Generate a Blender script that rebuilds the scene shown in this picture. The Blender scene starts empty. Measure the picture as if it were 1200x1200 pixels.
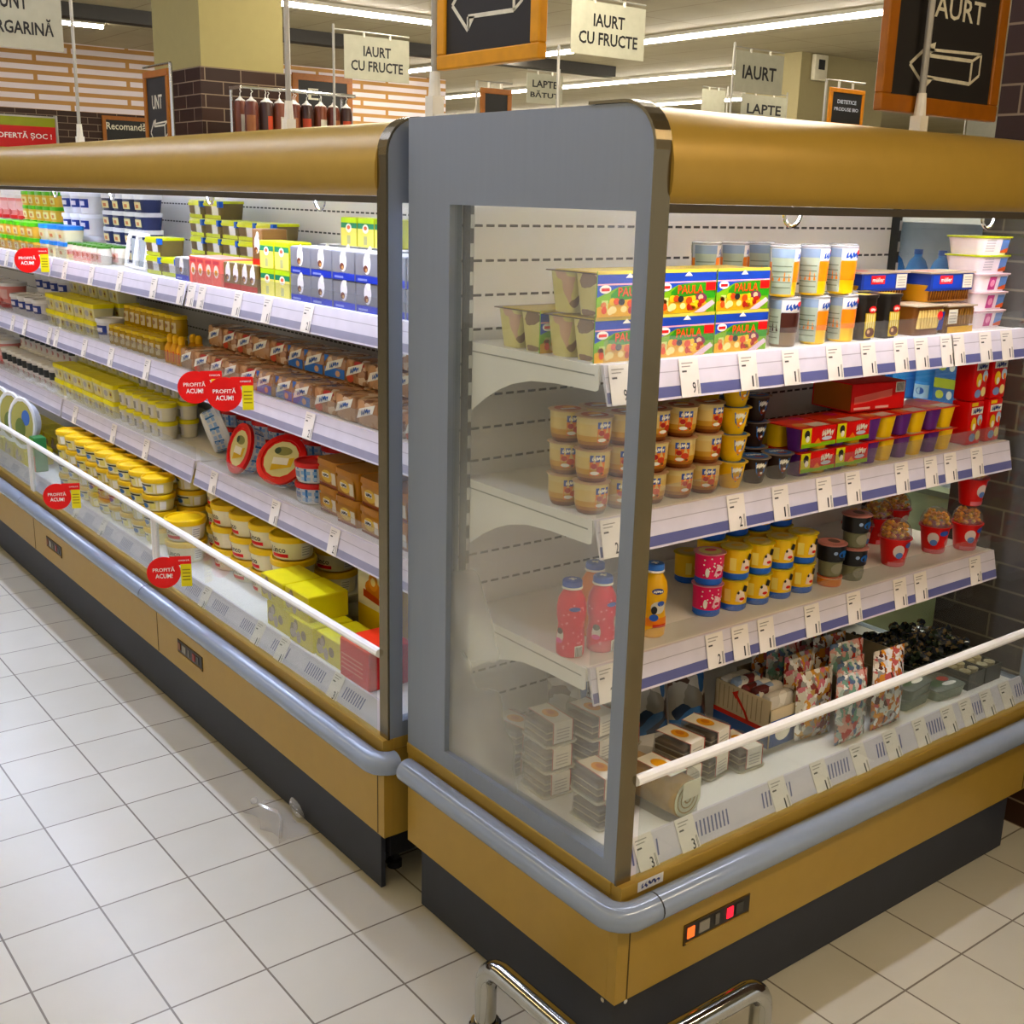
import bpy, bmesh, math, random
from mathutils import Vector, Matrix
random.seed(7)
PI = math.pi
scene = bpy.context.scene
COL = scene.collection
# ------------------------------------------------------------------ camera
SC = 1.18
FPX = 1358.3
CAM = Vector((-1.289*SC, -1.310*SC, 1.6*SC))
YAW, PITCH, ROLL = (math.radians(a) for a in (52.07, 15.16, 1.46))
FW = Vector((math.cos(YAW)*math.cos(PITCH), math.sin(YAW)*math.cos(PITCH), -math.sin(PITCH)))
RT0 = Vector((math.sin(YAW), -math.cos(YAW), 0)); UP0 = RT0.cross(FW)
RT = RT0*math.cos(ROLL) + UP0*math.sin(ROLL)
UP = -RT0*math.sin(ROLL) + UP0*math.cos(ROLL)
cd = bpy.data.cameras.new('camera'); cam = bpy.data.objects.new('camera', cd); COL.objects.link(cam)
cd.sensor_width = 36; cd.lens = 36*FPX/1200; cd.clip_start = 0.05; cd.clip_end = 100
m = Matrix((RT, UP, -FW)).transposed().to_4x4(); m.translation = CAM; cam.matrix_world = m
scene.camera = cam
# ------------------------------------------------------------------ world, exposure
vs = scene.view_settings
vs.view_transform = 'Standard'; vs.look = 'None'; vs.gamma = 1.0; vs.use_curve_mapping = False
vs.exposure = 1.68
world = bpy.data.worlds.new('world'); scene.world = world; world.use_nodes = True
bgn = world.node_tree.nodes['Background']; bgn.inputs[0].default_value = (1.0, .96, .90, 1); bgn.inputs[1].default_value = 0.22
CEIL_LAMP = 29.0      # emission of the ceiling tubes
CASE_LAMP = 23.5     # emission of the tubes under the canopies
# ------------------------------------------------------------------ materials
MATS = {}
def lin(h):
    h = h.lstrip('#'); c = [int(h[i:i+2], 16)/255 for i in (0, 2, 4)]
    return tuple(x/12.92 if x <= .04045 else ((x+.055)/1.055)**2.4 for x in c) + (1.0,)
def newmat(n):
    mt = bpy.data.materials.new(n); mt.use_nodes = True
    nt = mt.node_tree; nt.nodes.clear()
    out = nt.nodes.new('ShaderNodeOutputMaterial')
    return mt, nt, out
def N(nt, t, **k):
    n = nt.nodes.new(t)
    for a, b in k.items(): setattr(n, a, b)
    return n
def principled(nt, out, color=None, rough=.45, metal=0., spec=.5):
    p = nt.nodes.new('ShaderNodeBsdfPrincipled')
    if color: p.inputs['Base Color'].default_value = color
    p.inputs['Roughness'].default_value = rough; p.inputs['Metallic'].default_value = metal
    p.inputs['Specular IOR Level'].default_value = spec
    nt.links.new(p.outputs[0], out.inputs[0]); return p
def C(h, rough=.45, metal=0., noise=0.06, scale=18.):
    """plain coloured procedural material, a little mottled by noise"""
    key = (h, rough, metal, noise)
    if key in MATS: return MATS[key]
    mt, nt, out = newmat('paint_'+h.strip('#'))
    c = lin(h); g = .3*c[0]+.59*c[1]+.11*c[2]; c = tuple(min(1, max(0, g+(x-g)*1.22)) for x in c[:3])+(1,)
    p = principled(nt, out, c, rough, metal, .35)
    if noise:
        tc = N(nt, 'ShaderNodeTexCoord'); nz = N(nt, 'ShaderNodeTexNoise'); nz.inputs['Scale'].default_value = scale
        nt.links.new(tc.outputs['Object'], nz.inputs['Vector'])
        mx = N(nt, 'ShaderNodeMix', data_type='RGBA')
        mx.inputs[6].default_value = tuple(x*(1-noise*2) for x in c[:3])+(1,); mx.inputs[7].default_value = tuple(min(1, x*(1+noise*2)) for x in c[:3])+(1,)
        nt.links.new(nz.outputs[0], mx.inputs[0]); nt.links.new(mx.outputs[2], p.inputs['Base Color'])
    MATS[key] = mt; return mt
def blotch(key, cols, scale=30., rough=.4, seed=0.):
    """printed picture: irregular patches of several colours"""
    k = ('blotch', key)
    if k in MATS: return MATS[k]
    mt, nt, out = newmat('print_'+key); p = principled(nt, out, None, rough)
    tc = N(nt, 'ShaderNodeTexCoord'); vo = N(nt, 'ShaderNodeTexVoronoi'); vo.inputs['Scale'].default_value = scale
    mp = N(nt, 'ShaderNodeMapping'); mp.inputs['Location'].default_value = (seed, seed*.7, seed*1.3)
    nt.links.new(tc.outputs['Object'], mp.inputs[0])
    nz = N(nt, 'ShaderNodeTexNoise'); nz.inputs['Scale'].default_value = scale*.8
    ad = N(nt, 'ShaderNodeVectorMath', operation='MULTIPLY_ADD'); ad.inputs[1].default_value = (.03,)*3
    nt.links.new(mp.outputs[0], nz.inputs['Vector']); nt.links.new(nz.outputs[1], ad.inputs[0]); nt.links.new(mp.outputs[0], ad.inputs[2])
    nt.links.new(ad.outputs[0], vo.inputs['Vector'])
    sp = N(nt, 'ShaderNodeSeparateColor'); nt.links.new(vo.outputs['Color'], sp.inputs[0])
    cr = N(nt, 'ShaderNodeValToRGB'); cr.color_ramp.interpolation = 'CONSTANT'
    e = cr.color_ramp.elements
    while len(e) < len(cols): e.new(.5)
    for i, h in enumerate(cols): e[i].position = i/len(cols); e[i].color = lin(h)
    nt.links.new(sp.outputs[0], cr.inputs[0]); nt.links.new(cr.outputs[0], p.inputs['Base Color'])
    MATS[k] = mt; return mt
def emit(h, s):
    k = ('emit', h, s)
    if k in MATS: return MATS[k]
    mt, nt, out = newmat('lamp_'+h.strip('#')); e = N(nt, 'ShaderNodeEmission')
    e.inputs[0].default_value = lin(h); e.inputs[1].default_value = s
    nt.links.new(e.outputs[0], out.inputs[0]); MATS[k] = mt; return mt
def grazing(nt, base, top):
    """share of the light a thin pane reflects: little head-on, much at a grazing angle"""
    lw = N(nt, 'ShaderNodeLayerWeight'); lw.inputs[0].default_value = .5
    pw = N(nt, 'ShaderNodeMath', operation='POWER'); pw.inputs[1].default_value = 4.5
    mu = N(nt, 'ShaderNodeMath', operation='MULTIPLY_ADD'); mu.inputs[1].default_value = top; mu.inputs[2].default_value = base
    nt.links.new(lw.outputs['Facing'], pw.inputs[0]); nt.links.new(pw.outputs[0], mu.inputs[0]); return mu
def clear(key, tint='#ffffff', body=.1, h='#ffffff', rough=.08, gloss=.12):
    """clear glass or plastic: mostly transparent, some body colour, a sharp reflection"""
    k = ('clear', key)
    if k in MATS: return MATS[k]
    mt, nt, out = newmat('clear_'+key)
    tr = N(nt, 'ShaderNodeBsdfTransparent'); tr.inputs[0].default_value = lin(tint)
    df = N(nt, 'ShaderNodeBsdfDiffuse'); df.inputs[0].default_value = lin(h)
    gl = N(nt, 'ShaderNodeBsdfGlossy'); gl.inputs['Roughness'].default_value = rough
    m1 = N(nt, 'ShaderNodeMixShader'); m1.inputs[0].default_value = body
    nt.links.new(tr.outputs[0], m1.inputs[1]); nt.links.new(df.outputs[0], m1.inputs[2])
    mu = grazing(nt, .03+gloss*.1, .7)
    m2 = N(nt, 'ShaderNodeMixShader'); nt.links.new(mu.outputs[0], m2.inputs[0])
    nt.links.new(m1.outputs[0], m2.inputs[1]); nt.links.new(gl.outputs[0], m2.inputs[2])
    nt.links.new(m2.outputs[0], out.inputs[0]); MATS[k] = mt; return mt
def M_misted():
    """end glass with condensation that gathers low down towards the back"""
    if 'mist' in MATS: return MATS['mist']
    mt, nt, out = newmat('misted_glass')
    tr = N(nt, 'ShaderNodeBsdfTransparent'); tr.inputs[0].default_value = (.95, .97, .96, 1)
    df = N(nt, 'ShaderNodeBsdfTranslucent'); df.inputs[0].default_value = (.95, .96, .95, 1)
    d2 = N(nt, 'ShaderNodeBsdfDiffuse'); d2.inputs[0].default_value = (.92, .92, .9, 1)
    ms = N(nt, 'ShaderNodeMixShader'); ms.inputs[0].default_value = .5
    nt.links.new(df.outputs[0], ms.inputs[1]); nt.links.new(d2.outputs[0], ms.inputs[2])
    tc = N(nt, 'ShaderNodeTexCoord'); sx = N(nt, 'ShaderNodeSeparateXYZ'); nt.links.new(tc.outputs['Object'], sx.inputs[0])
    a = N(nt, 'ShaderNodeMapRange'); a.inputs[1].default_value = .1; a.inputs[2].default_value = .66; a.inputs[3].default_value = .25; a.inputs[4].default_value = 1
    b = N(nt, 'ShaderNodeMapRange'); b.inputs[1].default_value = 1.45; b.inputs[2].default_value = .5; b.inputs[3].default_value = .06; b.inputs[4].default_value = 1
    nt.links.new(sx.outputs[1], a.inputs[0]); nt.links.new(sx.outputs[2], b.inputs[0])
    nz = N(nt, 'ShaderNodeTexNoise'); nz.inputs['Scale'].default_value = 3; nz.inputs['Detail'].default_value = 2; nt.links.new(tc.outputs['Object'], nz.inputs['Vector'])
    m1 = N(nt, 'ShaderNodeMath', operation='MULTIPLY'); nt.links.new(a.outputs[0], m1.inputs[0]); nt.links.new(b.outputs[0], m1.inputs[1])
    m2 = N(nt, 'ShaderNodeMath', operation='MULTIPLY'); nt.links.new(m1.outputs[0], m2.inputs[0]); nt.links.new(nz.outputs[0], m2.inputs[1])
    m3 = N(nt, 'ShaderNodeMath', operation='MULTIPLY_ADD'); m3.inputs[1].default_value = .9; m3.inputs[2].default_value = .03; nt.links.new(m2.outputs[0], m3.inputs[0])
    x1 = N(nt, 'ShaderNodeMixShader'); nt.links.new(m3.outputs[0], x1.inputs[0]); nt.links.new(tr.outputs[0], x1.inputs[1]); nt.links.new(ms.outputs[0], x1.inputs[2])
    fr = grazing(nt, .03, .6)
    gl = N(nt, 'ShaderNodeBsdfGlossy'); gl.inputs['Roughness'].default_value = .03
    x2 = N(nt, 'ShaderNodeMixShader'); nt.links.new(fr.outputs[0], x2.inputs[0]); nt.links.new(x1.outputs[0], x2.inputs[1]); nt.links.new(gl.outputs[0], x2.inputs[2])
    nt.links.new(x2.outputs[0], out.inputs[0]); MATS['mist'] = mt; return mt
def M_slots():
    """white steel back panel with rows of punched slots"""
    if 'slots' in MATS: return MATS['slots']
    mt, nt, out = newmat('slotted_white_steel'); p = principled(nt, out, None, .45)
    tc = N(nt, 'ShaderNodeTexCoord'); sx = N(nt, 'ShaderNodeSeparateXYZ'); nt.links.new(tc.outputs['Object'], sx.inputs[0])
    def stripes(o, period, off, width):
        a = N(nt, 'ShaderNodeMath', operation='ADD'); a.inputs[1].default_value = off; nt.links.new(o, a.inputs[0])
        w = N(nt, 'ShaderNodeMath', operation='WRAP'); w.inputs[1].default_value = period; w.inputs[2].default_value = 0; nt.links.new(a.outputs[0], w.inputs[0])
        l = N(nt, 'ShaderNodeMath', operation='LESS_THAN'); l.inputs[1].default_value = width; nt.links.new(w.outputs[0], l.inputs[0]); return l
    a = stripes(sx.outputs[0], .034, 0, .024); b = stripes(sx.outputs[2], .0785, -.0165, .006)
    mu = N(nt, 'ShaderNodeMath', operation='MULTIPLY'); nt.links.new(a.outputs[0], mu.inputs[0]); nt.links.new(b.outputs[0], mu.inputs[1])
    mx = N(nt, 'ShaderNodeMix', data_type='RGBA'); mx.inputs[6].default_value = lin('#e6e3de'); mx.inputs[7].default_value = lin('#3a3836')
    nt.links.new(mu.outputs[0], mx.inputs[0]); nt.links.new(mx.outputs[2], p.inputs['Base Color']); MATS['slots'] = mt; return mt
def M_brick(key, c1, c2, mortar, bw, rh, ms, axis, rough=.5, off=.5, loc=(0, 0), bump=.3):
    """brick or tile pattern in the plane of a wall (axis = the wall's normal)"""
    k = ('brick', key, axis)
    if k in MATS: return MATS[k]
    mt, nt, out = newmat('brick_'+key); p = principled(nt, out, None, rough, 0, .5 if axis == 'z' else .22)
    tc = N(nt, 'ShaderNodeTexCoord'); sx = N(nt, 'ShaderNodeSeparateXYZ'); nt.links.new(tc.outputs['Object'], sx.inputs[0])
    cb = N(nt, 'ShaderNodeCombineXYZ')
    i, j = {'x': (1, 2), 'y': (0, 2), 'z': (0, 1)}[axis]
    nt.links.new(sx.outputs[i], cb.inputs[0]); nt.links.new(sx.outputs[j], cb.inputs[1])
    mp = N(nt, 'ShaderNodeMapping'); mp.inputs['Location'].default_value = (loc[0], loc[1], 0); nt.links.new(cb.outputs[0], mp.inputs[0])
    br = N(nt, 'ShaderNodeTexBrick'); br.offset = off; br.inputs['Scale'].default_value = 1
    br.inputs['Brick Width'].default_value = bw; br.inputs['Row Height'].default_value = rh; br.inputs['Mortar Size'].default_value = ms; br.inputs['Mortar Smooth'].default_value = .1
    br.inputs['Color1'].default_value = lin(c1); br.inputs['Color2'].default_value = lin(c2); br.inputs['Mortar'].default_value = lin(mortar)
    nt.links.new(mp.outputs[0], br.inputs['Vector'])
    nz = N(nt, 'ShaderNodeTexNoise'); nz.inputs['Scale'].default_value = 3; nz.inputs['Detail'].default_value = 4; nt.links.new(tc.outputs['Object'], nz.inputs['Vector'])
    mx = N(nt, 'ShaderNodeMix', data_type='RGBA', blend_type='OVERLAY'); mx.inputs[0].default_value = .12
    nt.links.new(br.outputs[0], mx.inputs[6]); nt.links.new(nz.outputs[0], mx.inputs[7]); nt.links.new(mx.outputs[2], p.inputs['Base Color'])
    if bump:
        bp = N(nt, 'ShaderNodeBump', invert=True); bp.inputs['Strength'].default_value = bump; bp.inputs['Distance'].default_value = .003
        nt.links.new(br.outputs[1], bp.inputs['Height']); nt.links.new(bp.outputs[0], p.inputs['Normal'])
    MATS[k] = mt; return mt
def M_brushed(key, h, rough=.35, metal=.6):
    k = ('brushed', key)
    if k in MATS: return MATS[k]
    mt, nt, out = newmat('brushed_'+key); c = lin(h); p = principled(nt, out, c, rough, metal)
    tc = N(nt, 'ShaderNodeTexCoord'); mp = N(nt, 'ShaderNodeMapping'); mp.inputs['Scale'].default_value = (60, 60, 4); nt.links.new(tc.outputs['Object'], mp.inputs[0])
    nz = N(nt, 'ShaderNodeTexNoise'); nz.inputs['Scale'].default_value = 1; nt.links.new(mp.outputs[0], nz.inputs['Vector'])
    mx = N(nt, 'ShaderNodeMix', data_type='RGBA'); mx.inputs[6].default_value = tuple(x*.96 for x in c[:3])+(1,); mx.inputs[7].default_value = tuple(x*1.04 for x in c[:3])+(1,)
    nt.links.new(nz.outputs[0], mx.inputs[0]); nt.links.new(mx.outputs[2], p.inputs['Base Color']); MATS[k] = mt; return mt

GOLD = C('#a88d52', .38, .2, .03); KICK = C('#2c2f37', .5); PANEL = M_brushed('panel_grey', '#858f9e', .5, .2)
WHITE = C('#e8e6e2', .4, 0, .02); RAIL = C('#cfcad3', .35); BAND = C('#5b5d86', .4); CHROME = C('#d8d8d8', .12, 1., 0)
TRIM = C('#7d7460', .25, .9, .02); BUMP = C('#8e98a8', .11, .1, .02); DARK = C('#17171a', .5); BLACK = C('#0e0e10', .4)
GLASS = clear('fence_glass', '#f6faf8', .035, '#ffffff', .03); PLASTIC = clear('plastic', '#f6f6f4', .07, '#f2f2f0', .12, .3)
ACRYL = clear('acrylic', '#fafbfb', .04, '#ffffff', .05, .3)
# ------------------------------------------------------------------ mesh builder
TXT = {}
def text_mesh(s, bold=.012):
    k = (s, bold)
    if k in TXT: return TXT[k]
    cu = bpy.data.curves.new('lettering', 'FONT'); cu.body = s; cu.size = 1; cu.align_x = 'CENTER'; cu.align_y = 'CENTER'
    cu.resolution_u = 2; cu.offset = bold; cu.space_line = .92
    ob = bpy.data.objects.new('lettering', cu); COL.objects.link(ob)
    dg = bpy.context.evaluated_depsgraph_get(); me = ob.evaluated_get(dg).to_mesh()
    v = [tuple(x.co[:2]) for x in me.vertices]; f = [tuple(p.vertices) for p in me.polygons]
    ob.evaluated_get(dg).to_mesh_clear(); bpy.data.objects.remove(ob); bpy.data.curves.remove(cu)
    # centre on its own box
    if v:
        x0, x1 = min(a for a, b in v), max(a for a, b in v); y0, y1 = min(b for a, b in v), max(b for a, b in v)
        v = [(a-(x0+x1)/2, b-(y0+y1)/2) for a, b in v]; box = (x1-x0, y1-y0)
    else: box = (1, 1)
    TXT[k] = (v, f, box); return TXT[k]
class MB:
    def __init__(s): s.v = []; s.f = []; s.m = []; s.mats = []; s.sm = []
    def mi(s, mt):
        if mt not in s.mats: s.mats.append(mt)
        return s.mats.index(mt)
    def add(s, vs, fs, mt, smooth=False):
        o = len(s.v); s.v += [tuple(x) for x in vs]; i = s.mi(mt)
        for f in fs: s.f.append(tuple(o+k for k in f)); s.m.append(i); s.sm.append(smooth)
        return s
    def box(s, x0, x1, y0, y1, z0, z1, mt):
        v = [(x, y, z) for x in (x0, x1) for y in (y0, y1) for z in (z0, z1)]
        return s.add(v, [(0, 1, 3, 2), (4, 6, 7, 5), (0, 4, 5, 1), (2, 3, 7, 6), (0, 2, 6, 4), (1, 5, 7, 3)], mt)
    def rbox(s, x0, x1, y0, y1, z0, z1, mt, r=.006, seg=2):
        bm = bmesh.new(); bmesh.ops.create_cube(bm, size=1)
        for v in bm.verts: v.co = Vector(((x0+x1)/2+v.co.x*(x1-x0), (y0+y1)/2+v.co.y*(y1-y0), (z0+z1)/2+v.co.z*(z1-z0)))
        bmesh.ops.bevel(bm, geom=bm.edges[:], offset=r, segments=seg, affect='EDGES', profile=.5)
        bm.verts.index_update(); s.add([v.co[:] for v in bm.verts], [[v.index for v in f.verts] for f in bm.faces], mt, True); bm.free(); return s
    def taper(s, w0, d0, w1, d1, z0, z1, mt, cx=0, cy=0, r=.012, seg=3, closed=True):
        """rounded-rectangle tub body from (w0,d0) at z0 to (w1,d1) at z1"""
        rings = []
        for w, d, z in ((w0, d0, z0), (w1, d1, z1)):
            ring = []
            for sx, sy, a0 in ((1, 1, 0), (-1, 1, 90), (-1, -1, 180), (1, -1, 270)):
                for k in range(seg+1):
                    a = math.radians(a0+90*k/seg); ring.append((cx+sx*(w/2-r)+r*math.cos(a), cy+sy*(d/2-r)+r*math.sin(a), z))
            rings.append(ring)
        n = len(rings[0]); fs = [(k, (k+1) % n, n+(k+1) % n, n+k) for k in range(n)]
        if closed: fs += [tuple(range(n-1, -1, -1)), tuple(range(n, 2*n))]
        return s.add(rings[0]+rings[1], fs, mt, True)
    def lathe(s, prof, mt, n=20, c=(0, 0, 0), axis='z', sx=1, sy=1, a0=0, a1=2*PI):
        """prof: (r, h) or (r, h, material) - a segment takes the material of its upper point"""
        full = abs(a1-a0-2*PI) < 1e-6; k = n if full else n+1
        vs = []
        for p in prof:
            for i in range(k):
                a = a0+(a1-a0)*i/n; x, y, z = p[0]*math.cos(a)*sx, p[0]*math.sin(a)*sy, p[1]
                if axis == 'x': x, y, z = z, x, y
                if axis == 'y': x, y, z = x, z, y
                vs.append((c[0]+x, c[1]+y, c[2]+z))
        o = len(s.v); s.v += vs
        for q in range(len(prof)-1):
            mm = s.mi(prof[q+1][2] if len(prof[q+1]) > 2 else mt)
            for i in range(n):
                j = (i+1) % k if full else i+1
                s.f.append((o+q*k+i, o+q*k+j, o+(q+1)*k+j, o+(q+1)*k+i)); s.m.append(mm); s.sm.append(True)
        return s
    def prism(s, poly, axis, a, b, mt, smooth=False):
        n = len(poly)
        def P(u, v, w): return {'x': (w, u, v), 'y': (u, w, v), 'z': (u, v, w)}[axis]
        vs = [P(u, v, a) for u, v in poly]+[P(u, v, b) for u, v in poly]
        fs = [tuple(range(n)), tuple(range(2*n-1, n-1, -1))]+[(k, n+k, n+(k+1) % n, (k+1) % n) for k in range(n)]
        return s.add(vs, fs, mt, smooth)
    def tube(s, path, r, mt, n=10, caps=True):
        P = [Vector(p) for p in path]; rings = []
        for i, p in enumerate(P):
            t = (P[min(i+1, len(P)-1)]-P[max(i-1, 0)]).normalized()
            if i == 0:
                a = Vector((0, 0, 1)) if abs(t.z) < .9 else Vector((1, 0, 0)); u = t.cross(a).normalized()
            else: u = (u-t*u.dot(t)).normalized()
            w = t.cross(u); rings.append([p+(u*math.cos(2*PI*k/n)+w*math.sin(2*PI*k/n))*r for k in range(n)])
        vs = [q[:] for ring in rings for q in ring]
        fs = [(i*n+k, i*n+(k+1) % n, (i+1)*n+(k+1) % n, (i+1)*n+k) for i in range(len(P)-1) for k in range(n)]
        if caps: fs += [tuple(range(n)), tuple(range((len(P)-1)*n, len(P)*n))]
        return s.add(vs, fs, mt, True)
    # flat prints: items are laid on a surface by a mapping (u, v, lift) -> point
    def decal(s, items, fn, lift=.0006):
        for L, it in enumerate(items):
            k = it[0]; h = lift*(1+it[-1] if isinstance(it[-1], int) else 1+L); mt = it[2]
            if k == 'rect':
                u0, v0, u1, v1 = it[1]; n = max(1, min(10, int(abs(u1-u0)/.012)))
                vs = [(u0+(u1-u0)*i/n, v) for i in range(n+1) for v in (v0, v1)]
                fs = [(2*i, 2*i+2, 2*i+3, 2*i+1) for i in range(n)]
            elif k == 'ell':
                cu, cv, ru, rv = it[1]; n = 14; vs = [(cu+ru*math.cos(2*PI*i/n), cv+rv*math.sin(2*PI*i/n)) for i in range(n)]; fs = [tuple(range(n))]
            elif k == 'poly': vs = it[1]; fs = [tuple(range(len(vs)))]
            elif k == 'scr':      # an unreadable script: one looping pen stroke
                cu, cv, w, hh = it[1]; n = 18; t_ = hh*.16; vs = []; fs = []
                for q in range(n+1):
                    a_ = q/n; x_ = cu-w/2+w*a_+.05*w*math.sin(q*2.1); y_ = cv+hh*.5*math.sin(q*1.75+.4)*(1 if q % 5 else .3)
                    vs += [(x_-t_, y_-t_), (x_+t_, y_+t_)]
                fs = [(2*q, 2*q+2, 2*q+3, 2*q+1) for q in range(n)]
            elif k == 'text':
                st, cu, cv, w, hh = it[1]; tv, tf, bx = text_mesh(st)
                vs = [(cu+a*w/bx[0], cv+b*hh/bx[1]) for a, b in tv]; fs = tf
            s.add([fn(u, v, h) for u, v in vs], fs, mt)
        return s
    def build(s, name, parent=None, loc=None, rotz=0, sharp=32):
        me = bpy.data.meshes.new(name); me.from_pydata(s.v, [], s.f)
        for mt in s.mats: me.materials.append(mt)
        me.polygons.foreach_set('material_index', s.m); me.polygons.foreach_set('use_smooth', s.sm)
        me.update()
        if any(s.sm): me.set_sharp_from_angle(angle=math.radians(sharp))
        o = bpy.data.objects.new(name, me); COL.objects.link(o)
        if parent: o.parent = parent
        if loc: o.location = loc
        if rotz: o.rotation_euler.z = rotz
        return o
def onplane(o, U, V, Nn):
    o, U, V, Nn = Vector(o), Vector(U), Vector(V), Vector(Nn)
    return lambda u, v, h: (o+U*u+V*v+Nn*h)[:]
def front(y, z0=0, x0=0): return lambda u, v, h: (x0+u, y-h, z0+v)        # a face that looks towards -Y
def sideL(x, z0=0): return lambda u, v, h: (x-h, -u, z0+v)               # a face that looks towards -X
def topf(z): return lambda u, v, h: (u, v, z+h)
def cone(r0, r1, H, z0=0, cy=0):
    def f(u, v, h):
        r = r0+(r1-r0)*v/H+h; a = u/((r0+r1)/2); return (r*math.sin(a), cy-r*math.cos(a), z0+v)
    return f
def prof(P, cy=0):
    """prints that follow a turned profile P of (r, z)"""
    P = [p[:2] for p in P if p[0] > 0]; rm = max(p[0] for p in P)
    def f(u, v, h):
        r = P[-1][0]
        for (ra, za), (rb, zb) in zip(P, P[1:]):
            if za <= v <= zb: r = ra+(rb-ra)*(v-za)/max(zb-za, 1e-6); break
        r += h; a = u/rm; return (r*math.sin(a), cy-r*math.cos(a), v)
    return f
def R(u0, v0, u1, v1, mt, L=None): return ('rect', (u0, v0, u1, v1), mt) + ((L,) if L is not None else ())
def E(cu, cv, ru, rv, mt, L=None): return ('ell', (cu, cv, ru, rv), mt) + ((L,) if L is not None else ())
def T(s, cu, cv, w, h, mt, L=None): return ('text', (s, cu, cv, w, h), mt) + ((L,) if L is not None else ())
def Z(cu, cv, w, h, mt, L=None): return ('scr', (cu, cv, w, h), mt) + ((L,) if L is not None else ())
def PL(pts, mt, L=None): return ('poly', pts, mt) + ((L,) if L is not None else ())
# ------------------------------------------------------------------ things
LABELS = {}
def tag(o, label, cat, group=None):
    n = len(label.split())
    if not 4 <= n <= 16: print('LABEL LENGTH', n, label)
    if label in LABELS and not group: print('SAME LABEL', label)
    LABELS[label] = 1
    o['label'] = label; o['category'] = cat
    if group: o['group'] = group
    return o
def empty(name, loc=(0, 0, 0), rotz=0):
    o = bpy.data.objects.new(name, None); COL.objects.link(o); o.location = loc; o.rotation_euler.z = rotz; o.empty_display_size = .05; return o
def struct(o): o['kind'] = 'structure'; return o
def dup(root):
    r = root.copy(); COL.objects.link(r)
    for ch in list(root.children):
        c = ch.copy(); COL.objects.link(c); c.parent = r
        for g in list(ch.children):
            d = g.copy(); COL.objects.link(d); d.parent = c
    return r
KIND = {}; USED = set()
def put(kind, loc, rotz, label, cat, group=None, rx=0, ry=0):
    if kind not in USED:
        if kind not in KIND: KIND[kind] = BUILD[kind]()
        USED.add(kind); o = KIND[kind]
    else: o = dup(KIND[kind])
    o.location = loc; o.rotation_euler = (rx, ry, rotz); return tag(o, label, cat, group)
ORD = 'first second third fourth fifth sixth seventh eighth ninth tenth eleventh twelfth thirteenth fourteenth fifteenth sixteenth seventeenth eighteenth nineteenth twentieth twenty-first twenty-second twenty-third twenty-fourth twenty-fifth twenty-sixth'.split()
def tier(k, n): return '' if n == 1 else ('bottom ' if k == 0 else 'top ' if k == n-1 else ORD[k]+'-up ')
XA = -.05                      # front plane of the long row
def A_y(u, x, z):              # where along the long row a photo column meets depth x, height z
    a = Vector((x, 0, z))-CAM; k = (u-600)/FPX; e = Vector((0, 1, 0))
    return -(a.dot(RT)-k*a.dot(FW))/(e.dot(RT)-k*e.dot(FW))
def B_x(u, y, z):
    a = Vector((0, y, z))-CAM; k = (u-600)/FPX; e = Vector((1, 0, 0))
    return -(a.dot(RT)-k*a.dot(FW))/(e.dot(RT)-k*e.dot(FW))
# ------------------------------------------------------------------ the setting
FLOORM = M_brick('floor_tile', '#cac8bc', '#c2c0b3', '#6d6558', .25004, .25004, .0028, 'z', .3, 0, (.190806, -1.546154), .15)
fl = MB(); fl.box(-9, 25, -9, 24, -.1, 0, FLOORM); struct(fl.build('floor'))
ce = MB(); ce.box(-9, 25, -9, 24, 3.6, 3.7, M_brick('ceiling_panel', '#a59b80', '#a0967b', '#80755a', .6, 2.4, .008, 'z', .7, 0, (0, 0), .2)); struct(ce.build('ceiling'))
DB = ('dark_tile', '#3c2316', '#2f1b11', '#85725a', .25, .083, .0035)
wb = MB(); wb.box(-9, 9.1, 14, 14.2, 2.8, 3.6, M_brick('printed_lattice', '#e0d6dc', '#dcd2d8', '#b4854a', 1.15, .112, .026, 'y', .6, .37, (0, .02), 0))
wb.box(-9, 9.1, 14, 14.2, 0, 2.8, M_brick(*DB, 'y')); struct(wb.build('wall_back'))
wr = MB(); wr.box(24, 24.2, -9, 24, 0, 3.6, C('#b3a680', .7)); struct(wr.build('wall_right'))
wf = MB(); wf.box(9.1, 24, 23, 23.2, 0, 3.6, C('#b3a680', .7)); struct(wf.build('wall_far'))
YEL = C('#a0956a', .7, 0, .02)
def pillar(x0, x1, y0, y1, zb):
    p = MB(); bx, by = M_brick(*DB, 'x'), M_brick(*DB, 'y')
    for (a, b, c, d, mt) in ((x0, x0, y0, y1, bx), (x1, x1, y0, y1, bx), (x0, x1, y0, y0, by), (x0, x1, y1, y1, by)):
        if zb > 0: p.add([(a, c, 0), (b, d, 0), (b, d, zb), (a, c, zb)], [(0, 1, 2, 3)], mt)
        if zb < 3.6:
            s = .012
            p.add([(max(a, x0+s) if a == x0 else min(a, x1-s), max(c, y0+s) if c == y0 else min(c, y1-s), zb), (min(b, x1-s) if b == x1 else max(b, x0+s), min(d, y1-s) if d == y1 else max(d, y0+s), zb),
                   (min(b, x1-s) if b == x1 else max(b, x0+s), min(d, y1-s) if d == y1 else max(d, y0+s), 3.6), (max(a, x0+s) if a == x0 else min(a, x1-s), max(c, y0+s) if c == y0 else min(c, y1-s), 3.6)], [(0, 1, 2, 3)], YEL if zb > 0 else C('#9a9070', .7, 0, .02))
    p.add([(x0, y0, zb), (x1, y0, zb), (x1, y1, zb), (x0, y1, zb)], [(0, 1, 2, 3)], YEL)
    return struct(p.build('pillar'))
pillar(1.72, 2.33, 6.0, 6.82, 2.66)
pillar(1.80, 2.60, -1.2, .44, 3.6)
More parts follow.
